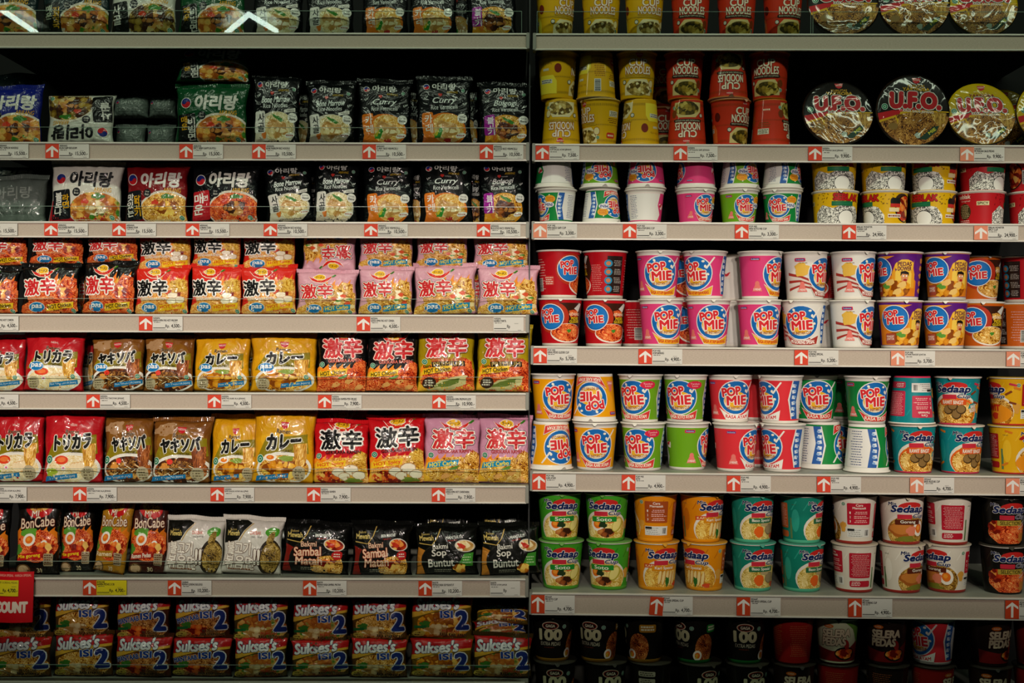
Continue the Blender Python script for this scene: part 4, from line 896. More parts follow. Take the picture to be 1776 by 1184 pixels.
def bagi(row, x0, x1, ytop, ybase, key, dep=0.03, lean=6, roll=0, inv=False, level=0, yaw=0, note='', zoff=None):
    """one bag on the left bay between photo columns x0 and x1"""
    SD_[0] += 1
    seed = SD_[0] % 2
    o = get('bag', key, seed)
    wd, ht = BAG[key][:2]; T = BAG[key][6] * S
    k = (D + dep) / D
    sx = (x1 - x0) * k / wd * 0.988; h = (ybase - ytop) * k
    lean_r = math.radians(lean)
    sz = h / ht / math.cos(lean_r)
    zb = Z(ROWS['L'][row]) if zoff is None else zoff
    if level: zb = EYE + (CY - ybase) * S * k
    y = dep + T
    yaw = yaw or random.Random(SD_[0]).uniform(-4, 4)
    R = Matrix.Rotation(math.radians(yaw), 4, 'Z') @ Matrix.Rotation(-lean_r, 4, 'X') @ Matrix.Rotation(math.radians(roll), 4, 'Y')
    zz = zb + abs(math.sin(math.radians(roll))) * (x1 - x0) * S / 2
    if inv:
        R = R @ Matrix.Translation((0, 0, ht * sz * S)) @ Matrix.Rotation(math.pi, 4, 'Y')
    R = R @ Matrix.Diagonal((sx, 1, sz, 1))
    x = loc('L', (x0 + x1) / 2 - math.sin(math.radians(roll)) * h / 2, y, zz)
    put(o, 'L', x, y, zz, R)
    ITEMS.append(dict(o=o, bay='L', row=row, px=(x0 + x1) / 2, lev=level, desc=BAG[key][4], grp=BAG[key][5], cat='noodle bag', note=note, inv=inv, rear=dep > .06))
    return o
CUPS = []
def cupi(row, px, key, level=0, rot=0, inv=False, dep=0.018, note='', s=1.0, lean=0):
    o = get('cup', key, 0); dt, db, h = CUP[key][0]
    k = s; r = dt / 2 * S
    z = Z(ROWS['R'][row]) + level * (h + 0.8) * S + 0.0003
    k = (D + dep + r) / D
    for _ in range(14):      # keep neighbours on one shelf from touching: ease this one back a little
        y = dep + r; x = loc('R', px, y, z); hit = False
        for (rw, lv, qx, qy, qt, qb, qi) in CUPS:
            if (rw, lv) != (row, level): continue
            need = ((dt + qt) / 2 + 0.8 if qi == inv else max((dt + qb) / 2, (db + qt) / 2) + 0.8) * S * k
            if math.hypot(x - qx, y - qy) < need: hit = True
        if not hit: break
        dep += 0.003
    CUPS.append((row, level, x, y, dt, db, inv))
    R = Matrix.Rotation(math.radians(rot), 4, 'Z')
    if inv: R = R @ Matrix.Translation((0, 0, (h + .5) * S)) @ Matrix.Rotation(math.pi, 4, 'Y')
    k = (D + y) / D
    R = R @ Matrix.Diagonal((k, k, 1, 1))
    put(o, 'R', x, y, z, R)
    ITEMS.append(dict(o=o, bay='R', row=row, px=px, lev=level, desc=CUP[key][3], grp=CUP[key][4], cat='noodle cup', note=note, inv=inv, rear=dep > .06))
    return o
def bowli(row, px, wpx, key, desc, lean=10, dep=0.035, roll=0):
    o = get('bowl', key, 0); sc = wpx / 125 * (D + dep) / D
    th = math.radians(lean); r = 63.5 * S * sc
    z = Z(ROWS['R'][row]) + r + 0.0005; x = loc('R', px, dep, z)
    R = Matrix.Rotation(-th, 4, 'X') @ Matrix.Rotation(math.radians(roll), 4, 'Y') @ Matrix.Scale(sc, 4)
    put(o, 'R', x, dep + r * math.sin(th) * .5, z, R)
    ITEMS.append(dict(o=o, bay='R', row=row, px=px, lev=0, desc=desc, grp='round noodle bowls standing on edge', cat='noodle bowl', note='', inv=False, rear=dep > .06))

def box(bm, x0, x1, y0, y1, z0, z1, mi=0):
    vs = [bm.verts.new(p) for p in ((x0, y0, z0), (x1, y0, z0), (x1, y1, z0), (x0, y1, z0), (x0, y0, z1), (x1, y0, z1), (x1, y1, z1), (x0, y1, z1))]
    for f in ((0, 3, 2, 1), (4, 5, 6, 7), (0, 1, 5, 4), (1, 2, 6, 5), (2, 3, 7, 6), (3, 0, 4, 7)):
        bm.faces.new([vs[i] for i in f]).material_index = mi
def boxobj(name, bxs, mats, parent=None, bev=0.0):
    bm = bmesh.new()
    for b in bxs: box(bm, *b)
    if bev: bmesh.ops.bevel(bm, geom=bm.edges[:], offset=bev, segments=2, affect='EDGES')
    o = link(mesh_from(bm, name, mats, False), name, parent); return o
def rail_mat():
    m, nt, bs = newmat('rail_linen_insert'); N, L = nt.nodes, nt.links
    tc = N.new('ShaderNodeTexCoord'); mp = N.new('ShaderNodeMapping'); mp.inputs['Scale'].default_value = (160, 160, 900)
    L.new(tc.outputs['Object'], mp.inputs[0])
    nz = N.new('ShaderNodeTexNoise'); nz.inputs['Scale'].default_value = 1.5; nz.inputs['Detail'].default_value = 4; L.new(mp.outputs[0], nz.inputs['Vector'])
    rp = N.new('ShaderNodeValToRGB'); rp.color_ramp.elements[0].position = .3; rp.color_ramp.elements[1].position = .7
    rp.color_ramp.elements[0].color = lin('#a89988'); rp.color_ramp.elements[1].color = lin('#c0b0a0')
    L.new(nz.outputs['Fac'], rp.inputs[0]); L.new(rp.outputs[0], bs.inputs['Base Color']); bs.inputs['Roughness'].default_value = .55
    return m
RAIL = rail_mat()
def noisy(name, c1, c2, rough, scale=20, metallic=0):
    m, nt, bs = newmat(name); N, L = nt.nodes, nt.links
    tc = N.new('ShaderNodeTexCoord'); nz = N.new('ShaderNodeTexNoise'); nz.inputs['Scale'].default_value = scale; nz.inputs['Detail'].default_value = 5
    L.new(tc.outputs['Object'], nz.inputs['Vector']); rp = N.new('ShaderNodeValToRGB'); rp.color_ramp.elements[0].color = lin(c1); rp.color_ramp.elements[1].color = lin(c2)
    L.new(nz.outputs['Fac'], rp.inputs[0]); L.new(rp.outputs[0], bs.inputs['Base Color']); bs.inputs['Roughness'].default_value = rough; bs.inputs['Metallic'].default_value = metallic
    return m
LIP = noisy('white_enamel_lip', '#d0ccc0', '#dedacf', .35)
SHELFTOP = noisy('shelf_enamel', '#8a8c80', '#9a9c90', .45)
SHADEB = noisy('painted_shade_underside', '#0c0d0d', '#141514', .8)  # near-black colour paints in the shade under each board
BACK = noisy('shade_black_back_panel', '#050606', '#090a0a', .85)  # near-black colour stands in for the shade deep inside the bays
POST = noisy('post_metal', '#1c1f1e', '#262a28', .5)
CAPM = noisy('end_cap_grey', '#7c7c72', '#8c8b80', .5)
def glass_mat():
    m = bpy.data.materials.new('clear_acrylic'); m.use_nodes = True; nt = m.node_tree; N, L = nt.nodes, nt.links
    N.clear(); out = N.new('ShaderNodeOutputMaterial'); t = N.new('ShaderNodeBsdfTransparent'); g = N.new('ShaderNodeBsdfGlossy'); g.inputs['Roughness'].default_value = 0.012
    t.inputs[0].default_value = (0.94, 0.97, 0.95, 1)
    f = N.new('ShaderNodeFresnel'); f.inputs[0].default_value = 1.49; mx = N.new('ShaderNodeMixShader')
    L.new(f.outputs[0], mx.inputs[0]); L.new(t.outputs[0], mx.inputs[1]); L.new(g.outputs[0], mx.inputs[2]); L.new(mx.outputs[0], out.inputs[0])
    return m
GLASS = glass_mat()
def edge_mat():
    m, nt, bs = newmat('acrylic_edge'); bs.inputs['Base Color'].default_value = lin('#9ab4a4'); bs.inputs['Roughness'].default_value = .2; bs.inputs['Alpha'].default_value = .55; return m
EDGE = edge_mat()
BX = {'L': (-60, 914), 'R': (924, 1850)}
for bay in 'LR':
    for row, (y0, y1) in enumerate(zip(ROWS[bay], BOT[bay])):
        xa, xb = [(p - CX) * S for p in BX[bay]]
        root = bpy.data.objects.new('gondola_shelf', None); COL.objects.link(root); root.matrix_world = BAY[bay] @ Matrix.Translation((0, 0, Z(y0)))
        root['label'] = ('%s with beige price rail and white edges' % ('long light grey ' + shname(bay, row)))
        root['category'] = 'shelf'; root['group'] = 'gondola shelves of the noodle display'
        h = (y1 - y0) * S; z0 = 0
        boxobj('shelf_board', [(xa, xb, 0.004, 0.40, -0.004, 0, 0), (xa + .002, xb - .002, 0.006, 0.40, -0.006, -0.0041, 1)], [SHELFTOP, SHADEB], root)
        boxobj('price_rail', [(xa, xb, 0.0, 0.004, -h + .001, -.001, 0)], [RAIL], root)
        boxobj('rail_lip', [(xa, xb, -0.0035, 0.004, -0.0035, 0, 0)], [LIP], root, 0.0006)
        boxobj('rail_lip', [(xa, xb, -0.0035, 0.004, -h - .0005, -h + .0025, 0)], [LIP], root, 0.0006)
        ex = xb if bay == 'L' else xa
        boxobj('end_cap', [(ex - .003, ex + .004, -0.004, 0.03, -h, 0.001, 0)] if bay == 'L' else [(ex - .004, ex + .003, -0.004, 0.03, -h, 0.001, 0)], [CAPM], root, 0.0008)
        if bay == 'L' or row == 0:
            gh = 27 * S if row else 40 * S
            segs = [(xa, xb - .012 if bay == 'L' else xb)] if not (bay == 'R') else [(xa + .004, (1402 - CX) * S), ((1405 - CX) * S, xb)]
            for (ga, gb) in segs:
                g = boxobj('acrylic_guard', [(ga, gb, 0.008, 0.0105, 0, gh, 0), (ga, gb, 0.0078, 0.0107, gh, gh + .0008, 1)] + ([(gb - .0008, gb, .0079, .0108, 0, gh, 1), (ga, ga + .0008, .0079, .0108, 0, gh, 1)] if row == 0 else []), [GLASS, EDGE])
                g.matrix_world = BAY[bay] @ Matrix.Translation((0, 0, Z(y0)))
                part = '' if bay == 'L' else (' before the cups' if len(segs) > 1 and ga < 0.5 else ' before the bowls')
                g['label'] = 'clear acrylic guard strip%s on the %s' % (part, shname(bay, row)); g['category'] = 'shelf guard'; g['group'] = 'clear guards on the shelf fronts'
# back panels and uprights
for bay, n in (('L', 'wall_left'), ('R', 'wall_right')):
    xa, xb = [(p - CX) * S for p in BX[bay]]
    o = boxobj(n, [(xa - .3 if bay == 'L' else xa - .02, xb + (.02 if bay == 'L' else .3), 0.40, 0.42, 0.2, EYE + 0.9, 0)], [BACK]); o.matrix_world = BAY[bay]; o['kind'] = 'structure'
for x, bay in ((918.2, 'L'),):
    o = boxobj('shelf_upright', [((x - 1.1 - CX) * S, (x + 1.1 - CX) * S, 0.03, 0.39, 0.3, EYE + 0.85, 0)], [POST]); o.matrix_world = BAY[bay]
    o['label'] = 'dark metal upright between the two shelf bays'; o['category'] = 'shelf upright'

# ---------------------------------------------------------------- price tags on the rails
CARD = noisy('price_card', '#d9d5cc', '#e2ded6', .6, 60)
def tag(bay, row, x, l1, l2, price, arrow=True, col='#d8452e', yel=False, tilt=0, lx=0):
    y0, y1 = ROWS[bay][row] + 3.5, BOT[bay][row] - 3
    h = y1 - y0; root = bpy.data.objects.new('price_tag', None); COL.objects.link(root)
    z = Z(y1 + (0.3 if row else 0)); ax = loc(bay, x, 0, z) + lx
    root.matrix_world = BAY[bay] @ Matrix.Translation((ax, -0.0006, z))
    a = Art('card'); cw = 52
    x0 = 23.5 if arrow else 0
    a.rect(x0, 0, x0 + cw, h, '#d8c81c' if yel else '#d6d2ca')
    a.text(l1, x0 + 1 + len(l1) * .95, h - 2.9, len(l1) * 1.9, 3.0, '#1c1a18', .03)
    a.text(l2, x0 + 1 + len(l2) * .88, h - 6.8, len(l2) * 1.76, 3.4, '#1c1a18', .03)
    a.small(x0 + 1.5, h - 11.5, x0 + 16, h - 9, '#4a4640', 1, len(l2))
    if price == 'Rp': a.text('Rp', x0 + 26, h - 17, 5, 7, '#1c1a18', .02)
    else:
        a.text('Rp.', x0 + 26 - (5 if len(price) > 7 else 0), 7.2, 7, 6.5, '#1c1a18', .02); a.text(price, x0 + 41 - (2 if len(price) > 7 else 0), 7.8, 17 if len(price) <= 7 else 21, 6.8, '#1c1a18', .025)
    a.rect(x0 + 36, 13, x0 + 43, 13.5, '#4a4640'); a.rect(x0 + 1, 4, x0 + 22, 5.2, '#2a2824'); a.rect(x0 + 1, 1.6, x0 + 25, 2.1, '#4a4640'); a.rect(x0 + 42, 1.6, x0 + 48, 2.1, '#4a4640')
    def flat(a, nm, par, th, dy=0):
        bm = bmesh.new()
        a.bm.verts.ensure_lookup_table()
        for v in a.bm.verts: v.co = (v.co.x * S, -(th + 0.00008 * v.co.z) - dy, v.co.y * S)
        xs = [v.co.x for v in a.bm.verts]; zs = [v.co.z for v in a.bm.verts]
        a.bm.normal_update()
        n0 = len(a.mats)
        box(a.bm, min(xs), max(xs), -th - dy, 0.0002 - dy, min(zs), max(zs), 0)
        return link(mesh_from(a.bm, nm, a.mats, False), nm, par)
    flat(a, 'price_card', root, 0.0004, 0.003)
    if arrow:
        b = Art('card'); b.rect(0, 0, 23.5, h, col)
        m = h / 2; w = '#e9e5de'
        b.poly([(11.8, h - 3), (22, h - 11), (22, h - 15), (13.8, h - 9.5), (13.8, 2), (9.8, 2), (9.8, h - 9.5), (1.6, h - 15), (1.6, h - 11)], w)
        o = flat(b, 'arrow_card', root, 0.0005, 0.0034); o['label'] = 'red card with white up arrow'; o.rotation_euler = (0, math.radians(tilt), 0)
    TAGS.append(dict(o=root, bay=bay, row=row, px=x, price=price, yel=yel, arrow=arrow, fade=col))
TAGS = []
N_, A_, P_, Q_ = 'NISSIN', 'ARIRANG', 'POP MIE', 'SEDAAP'
OR, FD = '#c8401c', '#e08a6c'
for t in (
 ('L', 1, -25, A_, 'SPICY KIMCHI NOODLE', '15,500.-'), ('L', 1, 80, A_, 'KUAH SAPI SEOLEUM', '15,500.-'), ('L', 1, 312, A_, 'SPICY BIBIM RAMYUN POU', '15,500.-'), ('L', 1, 438, A_, 'BONE MARROW RICE NOODLE', '10,500.-'), ('L', 1, 629, A_, 'CURRY RICE VERMICELLI', '10,500.-'), ('L', 1, 832, A_, 'BULGOGI RICE VERMICELLI', '10,500.-'),
 ('L', 2, -44, A_, 'SPICY NOODLE', '15,500.-'), ('L', 2, 78, A_, 'BOLOGNESE RAMYUN', '15,500.-'), ('L', 2, 196, A_, 'GOBANG AYAM', '15,500.-'), ('L', 2, 323, A_, 'GOBANG CUKA', '15,500.-'), ('L', 2, 458, A_, 'BONE MARROW RICE NOODLE', '10,500.-'), ('L', 2, 632, A_, 'CURRY RICE VERMICELLI', '10,500.-'), ('L', 2, 827, A_, 'BULGOGI RICE VERMICELLI', '10,500.-'),
 ('L', 3, -42, N_, 'GEKKA RMN PAS HOT CHIKEN', '4,500.-'), ('L', 3, 242, N_, 'GEKKA RMN PAS HOT MILDEM', '4,500.-'), ('L', 3, 619, N_, 'GEKKA RMN PAS HOT CRNRA', '4,500.-'), ('L', 3, 856, N_, 'RAMEN TORTIL', 'Rp', False),
 ('L', 4, -42, N_, 'KALDU AYAM JPNG', '4,500.-'), ('L', 4, 151, N_, 'RMN PAS TAKOYAKI JEPANG', '4,500.-'), ('L', 4, 361, N_, 'RMN PAS KARI ALA JEPANG', '4,500.-'), ('L', 4, 552, N_, 'GEKIKARA RAMEN PDS GRLNG', '7,900.-'), ('L', 4, 750, N_, 'GEKIKARA RMN PREMIUM AYM', '10,900.-'),
 ('L', 5, -28, N_, 'RMN KALDU AYAM ALA JPNG', '7,900.-'), ('L', 5, 128, N_, 'RMN TAKOYAKI ALA JEPANG', '7,900.-'), ('L', 5, 366, N_, 'RMN KALDU AYAM ALA JPNG', '7,900.-'), ('L', 5, 533, N_, 'GEKIKARA RAMEN', '7,900.-'), ('L', 5, 749, N_, 'GEKKA RMN HOT CARBONARA', '7,900.-'),
 ('L', 6, 145, 'BONCABE', 'RAMEN PEDAS LV.30', '4,700.-', True, OR, True), ('L', 6, 292, 'DAEBAK', 'MEWAH GORENG BULGOGI', '10,200.-', True, OR), ('L', 6, 526, 'BAKMI', 'MEWAH RASA SAMBAL MATAH', '10,200.-', True, OR), ('L', 6, 726, 'BAKMI', 'MEWAH RASA SOP BUNTUT', '10,200.-', True, OR), ('L', 6, 850, 'BAKMI', 'MEWAH AYAM JAMUR', 'Rp', False),
 ('R', 1, 929, N_, 'CUP KALDU AYAM JEPANG', '7,500.-'), ('R', 1, 1168, N_, 'CUP KALDU SAPI JEPANG', '7,500.-'), ('R', 1, 1401, N_, 'MI WADAH SAUS JEPANG', '9,900.-'), ('R', 1, 1664, N_, 'MI WADAH SAUS PEDAS', '9,900.-', True, FD),
 ('R', 2, 925, P_, 'MINI BASO SAPI CUP', '3,300.-', True, FD), ('R', 2, 1080, P_, 'MINI AYAM BWG CUP', '3,300.-'), ('R', 2, 1274, P_, 'MINI SOTO MIE CUP', '3,300.-'), ('R', 2, 1460, 'SEBLAK MONSTER', 'CHEESE CUP', '24,900.-'), ('R', 2, 1688, 'SEBLAK MONSTER', 'SPICY CUP', '24,900.-', True, FD),
 ('R', 3, 925, P_, 'GRNG PEDES GLEDEK CUP', '5,700.-'), ('R', 3, 1107, P_, 'AYAM BAWANG', '4,900.-'), ('R', 3, 1377, P_, 'GORENG SPECIAL', '5,200.-'), ('R', 3, 1544, P_, 'DOWER PANGSIT JONTOR', '5,700.-', True, FD), ('R', 3, 1744, P_, 'GORENG', '5,700.-', True, FD),
 ('R', 4, 923, P_, 'KARI AYAM', '4,900.-'), ('R', 4, 1078, P_, 'SOTO', '4,900.-'), ('R', 4, 1260, P_, 'AYAM', '4,900.-'), ('R', 4, 1416, P_, 'BASO', '4,900.-'), ('R', 4, 1577, Q_, 'BASO BLEDUK CUP', '4,700.-', True, FD), ('R', 4, 1743, Q_, 'RAWIT CUP', '4,700.-', True, FD),
 ('R', 5, 921, Q_, 'MIE SOTO CUP', '4,700.-', True, OR), ('R', 5, 1125, Q_, 'MIE KARI SPESIAL CUP', '4,700.-', True, OR, False, 5), ('R', 5, 1277, Q_, 'MIE BASO SPESIAL CUP', '4,700.-', True, OR), ('R', 5, 1470, Q_, 'MIE GORENG CUP', '4,900.-', True, OR), ('R', 5, 1742, Q_, 'MIE SELECTION', '4,900.-', True, OR)):
    tag(*t)
for (bay, row) in sorted({(t['bay'], t['row']) for t in TAGS}):
    g = sorted([t for t in TAGS if t['bay'] == bay and t['row'] == row], key=lambda t: t['px'])
    for i, t in enumerate(g):
        kind = ('yellow price card with red arrow' if t['yel'] else 'white price card without arrow' if not t['arrow'] else 'white price card with faded arrow' if t['fade'] == FD else 'white price card with red arrow')
        t['o']['label'] = '%s, %s from left on rail of %s' % (kind, ORD[i], shname(bay, row)); t['o']['category'] = 'price tag'; t['o']['group'] = 'price tags on the shelf rails'

# red discount flag at the left edge
def sign():
    root = bpy.data.objects.new('discount_sign', None); COL.objects.link(root)
    a = Art('cup'); W0, H0 = 128, 87
    a.rect(-68, 0, 62, 86, '#c8101a')
    a.text('HARGA SPESIAL  HARGA SPESIAL', 30, 80, 56, 4, '#e89a8a', .02); a.text('HARGA SPESIAL  HARGA SPESIAL', -31, 80, 56, 4, '#e89a8a', .02)
    a.text('DISCOUNT', 14, 26, 77, 17, '#ecd8c8', .06)
    a.cut([i * 6 for i in range(-11, 11)], [])
    for v in a.bm.verts:
        u, q, l = v.co; y = -0.008 - 0.006 * math.sin(u * 0.05) - 0.0001 * (86 - q) - l * 0.0001
        v.co = (u * S, y, q * S)
    g = bmesh.ops.duplicate(a.bm, geom=[f for f in a.bm.faces if f.material_index == 0])
    for v in [e for e in g['geom'] if isinstance(e, bmesh.types.BMVert)]: v.co.y += 0.0012
    o = link(mesh_from(a.bm, 'sign_sheet', a.mats, False), 'sign_sheet', root)
    b = Art('card'); b.rect(-14, 45, 38, 72, '#d8c81c'); b.text('RASA MIE GORENG PEDAS', 14, 68, 44, 3.4, '#1c1a10', .02); b.text('Rp.', 14, 54, 7, 6.5, '#1c1a10', .02); b.text('4,700.-', 28, 54.5, 17, 6.8, '#1c1a10', .025); b.rect(-10, 49, 12, 50, '#2a2824'); b.rect(26, 61, 34, 61.6, '#2a2824')
    b.cut([i * 6 for i in range(-3, 8)], [])
    for v in b.bm.verts:
        u, q, l = v.co; v.co = (u * S, -0.0095 - 0.006 * math.sin(u * 0.05) - 0.0001 * (86 - q) - l * 0.00012, q * S)
    link(mesh_from(b.bm, 'price_slip', b.mats, False), 'price_slip', root)
    boxobj('clip', [(-0.06, 0.05, -0.0085, -0.0002, 0.086, 0.090, 0)], [LIP], root)
    root.matrix_world = BAY['L'] @ Matrix.Translation((loc('L', 0, 0, Z(1075)), -0.001, Z(1077)))
    root['label'] = 'red hanging DISCOUNT sign holding a yellow price slip'; root['category'] = 'sign'
sign()

# ---------------------------------------------------------------- stock of the left bay
b = bagi
# top shelf
for x0, x1, k in ((-70, 68, 'ari_kimchi'), (72, 190, 'ari_kimchi'), (190, 306, 'ari_seol'), (308, 426, 'ari_green'), (438, 526, 'bone'), (530, 614, 'bone'), (626, 708, 'curry'), (708, 792, 'curry'), (810, 896, 'bulgogi')):
    b(0, x0, x1, -48, 57, k, dep=.022)
b(0, 770, 822, -45, 55, 'curry', dep=.09)
# second
b(1, -46, 72, 147, 247, 'ari_blue'); b(1, -50, 68, 118, 246, 'ari_kimchi', dep=.10)
b(1, 80, 198, 158, 247, 'ari_seol', inv=True)
b(1, 303, 430, 145, 247, 'ari_green', dep=.025, lean=3); b(1, 308, 432, 76, 141, 'ari_green', level=1, dep=.03, lean=12)
b(1, 196, 258, 168, 204, 'plain_grey', dep=.10, level=1, lean=10); b(1, 200, 252, 206, 246, 'plain_grey', dep=.075); b(1, 254, 304, 206, 246, 'plain_grey', dep=.08); b(1, 258, 306, 170, 204, 'plain_grey', dep=.105, level=1, lean=10)
b(1, 436, 520, 126, 247, 'bone', roll=1); b(1, 530, 616, 138, 247, 'bone', dep=.02); b(1, 619, 714, 134, 247, 'curry'); b(1, 722, 818, 130, 247, 'curry', dep=.024); b(1, 830, 922, 140, 247, 'bulgogi', roll=-1)
b(1, 500, 545, 140, 246, 'bone', dep=.09); b(1, 690, 734, 138, 246, 'curry', dep=.08); b(1, 790, 832, 138, 246, 'curry', dep=.08)
# third
b(2, -40, 82, 303, 384, 'plain_grey', dep=.07); b(2, -60, 76, 292, 330, 'ari_kimchi', dep=.13, level=1)
b(2, 86, 211, 281, 384, 'ari_white', roll=1); b(2, 215, 326, 284, 384, 'ari_red', dep=.026); b(2, 329, 449, 284, 384, 'ari_black', dep=.02)
b(2, 458, 542, 283, 384, 'bone', roll=-5, dep=.028); b(2, 543, 622, 274, 384, 'bone', roll=2, dep=.022); b(2, 628, 718, 276, 384, 'curry'); b(2, 727, 820, 274, 384, 'curry', dep=.022); b(2, 830, 914, 276, 384, 'bulgogi', roll=-1)
b(2, 512, 556, 290, 383, 'bone', dep=.09); b(2, 700, 738, 286, 383, 'curry', dep=.09); b(2, 800, 842, 286, 383, 'bulgogi', dep=.09)
# fourth: two layers
for x0, x1, yt, k, inv, r in ((-62, 34, 468, 'pas_chick', 0, 2), (37, 137, 462, 'pas_chick', 0, -1), (143, 236, 458, 'pas_chick', 0, 2), (234, 328, 464, 'pas_spicy', 0, 0), (330, 420, 464, 'pas_spicy', 0, 1), (418, 514, 464, 'pas_spicy', 0, -2), (514, 619, 472, 'pas_carbo', 0, 0), (622, 716, 466, 'pas_carbo', 0, 1), (717, 826, 462, 'pas_carbo', 0, -2), (828, 934, 464, 'pas_carbo', 0, 1)):
    b(3, x0, x1, yt, 546, k, dep=.018, roll=r * .6, lean=5)
for x0, x1, yt, yb, k, inv, r in ((-40, 50, 401, 462, 'pas_chick', 0, 0), (53, 146, 401, 461, 'pas_chick', 0, 2), (150, 240, 401, 458, 'pas_chick', 0, -3), (241, 332, 401, 470, 'pas_spicy', 0, -1), (333, 419, 401, 467, 'pas_spicy', 0, 3), (421, 513, 401, 468, 'pas_spicy', 0, -1), (523, 618, 401, 472, 'pas_carbo', 1, 0), (622, 717, 401, 466, 'pas_carbo', 0, 1), (721, 812, 401, 464, 'pas_carbo', 0, 1), (820, 918, 401, 466, 'pas_carbo', 0, 0)):
    b(3, x0, x1, yt, yb, k, dep=.034, roll=r * .6, inv=bool(inv), level=1, lean=6)
b(3, 810, 850, 470, 546, 'pas_carbo', dep=.075); b(3, 130, 160, 470, 546, 'pas_chick', dep=.075)
# fifth
for x0, x1, yt, k, d, r in ((-58, 44, 590, 'tori_pas', .03, 0), (41, 145, 582, 'tori_pas', .02, 1), (157, 250, 588, 'yaki_pas', .03, -1), (248, 336, 587, 'yaki_pas', .022, 0), (334, 434, 584, 'kare_pas', .026, 1), (434, 550, 579, 'kare_pas', .02, 0), (548, 638, 570, 'tall_black', .022, 0), (635, 726, 576, 'tall_black', .02, 1), (722, 824, 568, 'tall_gold', .022, -1), (825, 922, 568, 'tall_gold', .02, 1)):
    b(4, x0, x1, yt, 681, k, dep=d, roll=r)
b(4, 128, 170, 592, 680, 'tori_pas', dep=.085); b(4, 416, 446, 590, 680, 'kare_pas', dep=.08); b(4, 618, 650, 575, 680, 'tall_black', dep=.08)
# sixth
for x0, x1, yt, k, d, r in ((-22, 76, 724, 'tori', .03, -1), (75, 178, 722, 'tori', .02, 0), (180, 266, 730, 'yaki', .03, 0), (262, 366, 733, 'yaki', .02, 0), (364, 452, 730, 'kare', .034, 0), (438, 546, 716, 'kare', .02, 1), (541, 640, 736, 'tall_red', .022, 0), (637, 738, 730, 'tall_red', .02, -1), (734, 834, 728, 'tall_pink', .022, 1), (829, 922, 728, 'tall_pink', .02, 1)):
    b(5, x0, x1, yt, 841, k, dep=d, roll=r)
b(5, -40, 60, 712, 840, 'tori', dep=.10); b(5, 160, 200, 735, 840, 'yaki', dep=.085); b(5, 740, 840, 718, 840, 'tall_pink', dep=.085); b(5, 540, 636, 722, 840, 'tall_red', dep=.085)
# seventh
b(6, -58, 17, 884, 1001, 'bon', dep=.024); b(6, 25, 103, 872, 1001, 'bon', dep=.02); b(6, 102, 163, 876, 1001, 'bon', dep=.05); b(6, 166, 226, 876, 1001, 'bon_gold', dep=.026, roll=7, yaw=-14); b(6, 224, 290, 876, 1001, 'bon_ramen', dep=.028, roll=2)
b(6, 250, 312, 868, 1000, 'bon_gold', dep=.10)
b(6, 285, 388, 908, 1001, 'mew_white', dep=.022, roll=2); b(6, 384, 490, 908, 1001, 'mew_white', dep=.02, roll=2)
b(6, 340, 460, 880, 960, 'foil', dep=.12, lean=14); b(6, 444, 540, 905, 965, 'foil', dep=.19, lean=14)
b(6, 488, 606, 917, 1001, 'mew_matah', dep=.022, roll=3); b(6, 609, 714, 914, 1001, 'mew_matah', dep=.02); b(6, 720, 828, 919, 1001, 'mew_sop', dep=.022, roll=-1); b(6, 832, 936, 917, 1001, 'mew_sop', dep=.018, roll=-1)
b(6, 735, 820, 902, 1000, 'mew_matah', dep=.10); b(6, 835, 915, 896, 1000, 'mew_sop', dep=.10)
# bottom: two layers
for i, (x0, x1, k) in enumerate(((-18, 88, 'suk_a'), (92, 196, 'suk_a'), (198, 298, 'suk_m'), (296, 402, 'suk_m'), (406, 498, 'suk_s'), (505, 606, 'suk_s'), (608, 706, 'suk_a'), (710, 820, 'suk_k'), (820, 922, 'suk_s'))):
    b(7, x0, x1, (1112, 1110, 1112, 1116, 1114, 1120, 1116, 1116, 1112)[i], 1182, k, dep=.022 + .006 * (i % 2), roll=(0, -1, 2, 1, 0, -2, 1, 0, 2)[i] * .5)
for i, (x0, x1, k) in enumerate(((-10, 88, 'suk_a'), (94, 190, 'suk_a'), (200, 296, 'suk_m'), (302, 400, 'suk_m'), (404, 500, 'suk_s'), (506, 604, 'suk_s'), (608, 706, 'suk_a'), (712, 820, 'suk_k'))):
    b(7, x0, x1, (1036, 1036, 1040, 1038, 1040, 1046, 1042, 1034)[i], (1112, 1108, 1112, 1110, 1114, 1116, 1112, 1110)[i], k, dep=.034 + .004 * (i % 2), level=1, roll=(0, 1, 0, -1, 0, 1, -1, 2)[i] * .6)
b(7, 824, 918, 1060, 1086, 'suk_k', level=1, dep=.06, lean=38, roll=3); b(7, 822, 914, 1086, 1112, 'suk_s', level=1, dep=.05, lean=38, roll=-3)

# ---------------------------------------------------------------- stock of the right bay
c = cupi
for px, k, r in ((963, 'cn_y', 40), (1042, 'cn_y', 5), (1117, 'cn_y', 18), (1197, 'cn_r', 0), (1277, 'cn_r', 0), (1357, 'cn_r', 20)): c(0, px, k, 0, r, dep=.03)
for px, k, r, inv in ((973, 'cn_y', 0, 1), (1040, 'cn_y', -62, 0), (1110, 'cn_y', -80, 1), (1191, 'cn_r', -4, 1), (1266, 'cn_r', 38, 0), (1336, 'cn_r', 75, 1)): c(1, px, k, 0, r, bool(inv))
for px, k, r, inv in ((966, 'cn_y', 92, 0), (1034, 'cn_y', 170, 1), (1104, 'cn_y', 0, 0), (1186, 'cn_r', 0, 0), (1263, 'cn_r', 0, 1), (1334, 'cn_r', -22, 0)): c(1, px, k, 1, r, bool(inv))
c(1, 1148, 'cn_r', 0, 10, dep=.115); c(1, 1150, 'cn_r', 1, 10, dep=.115)
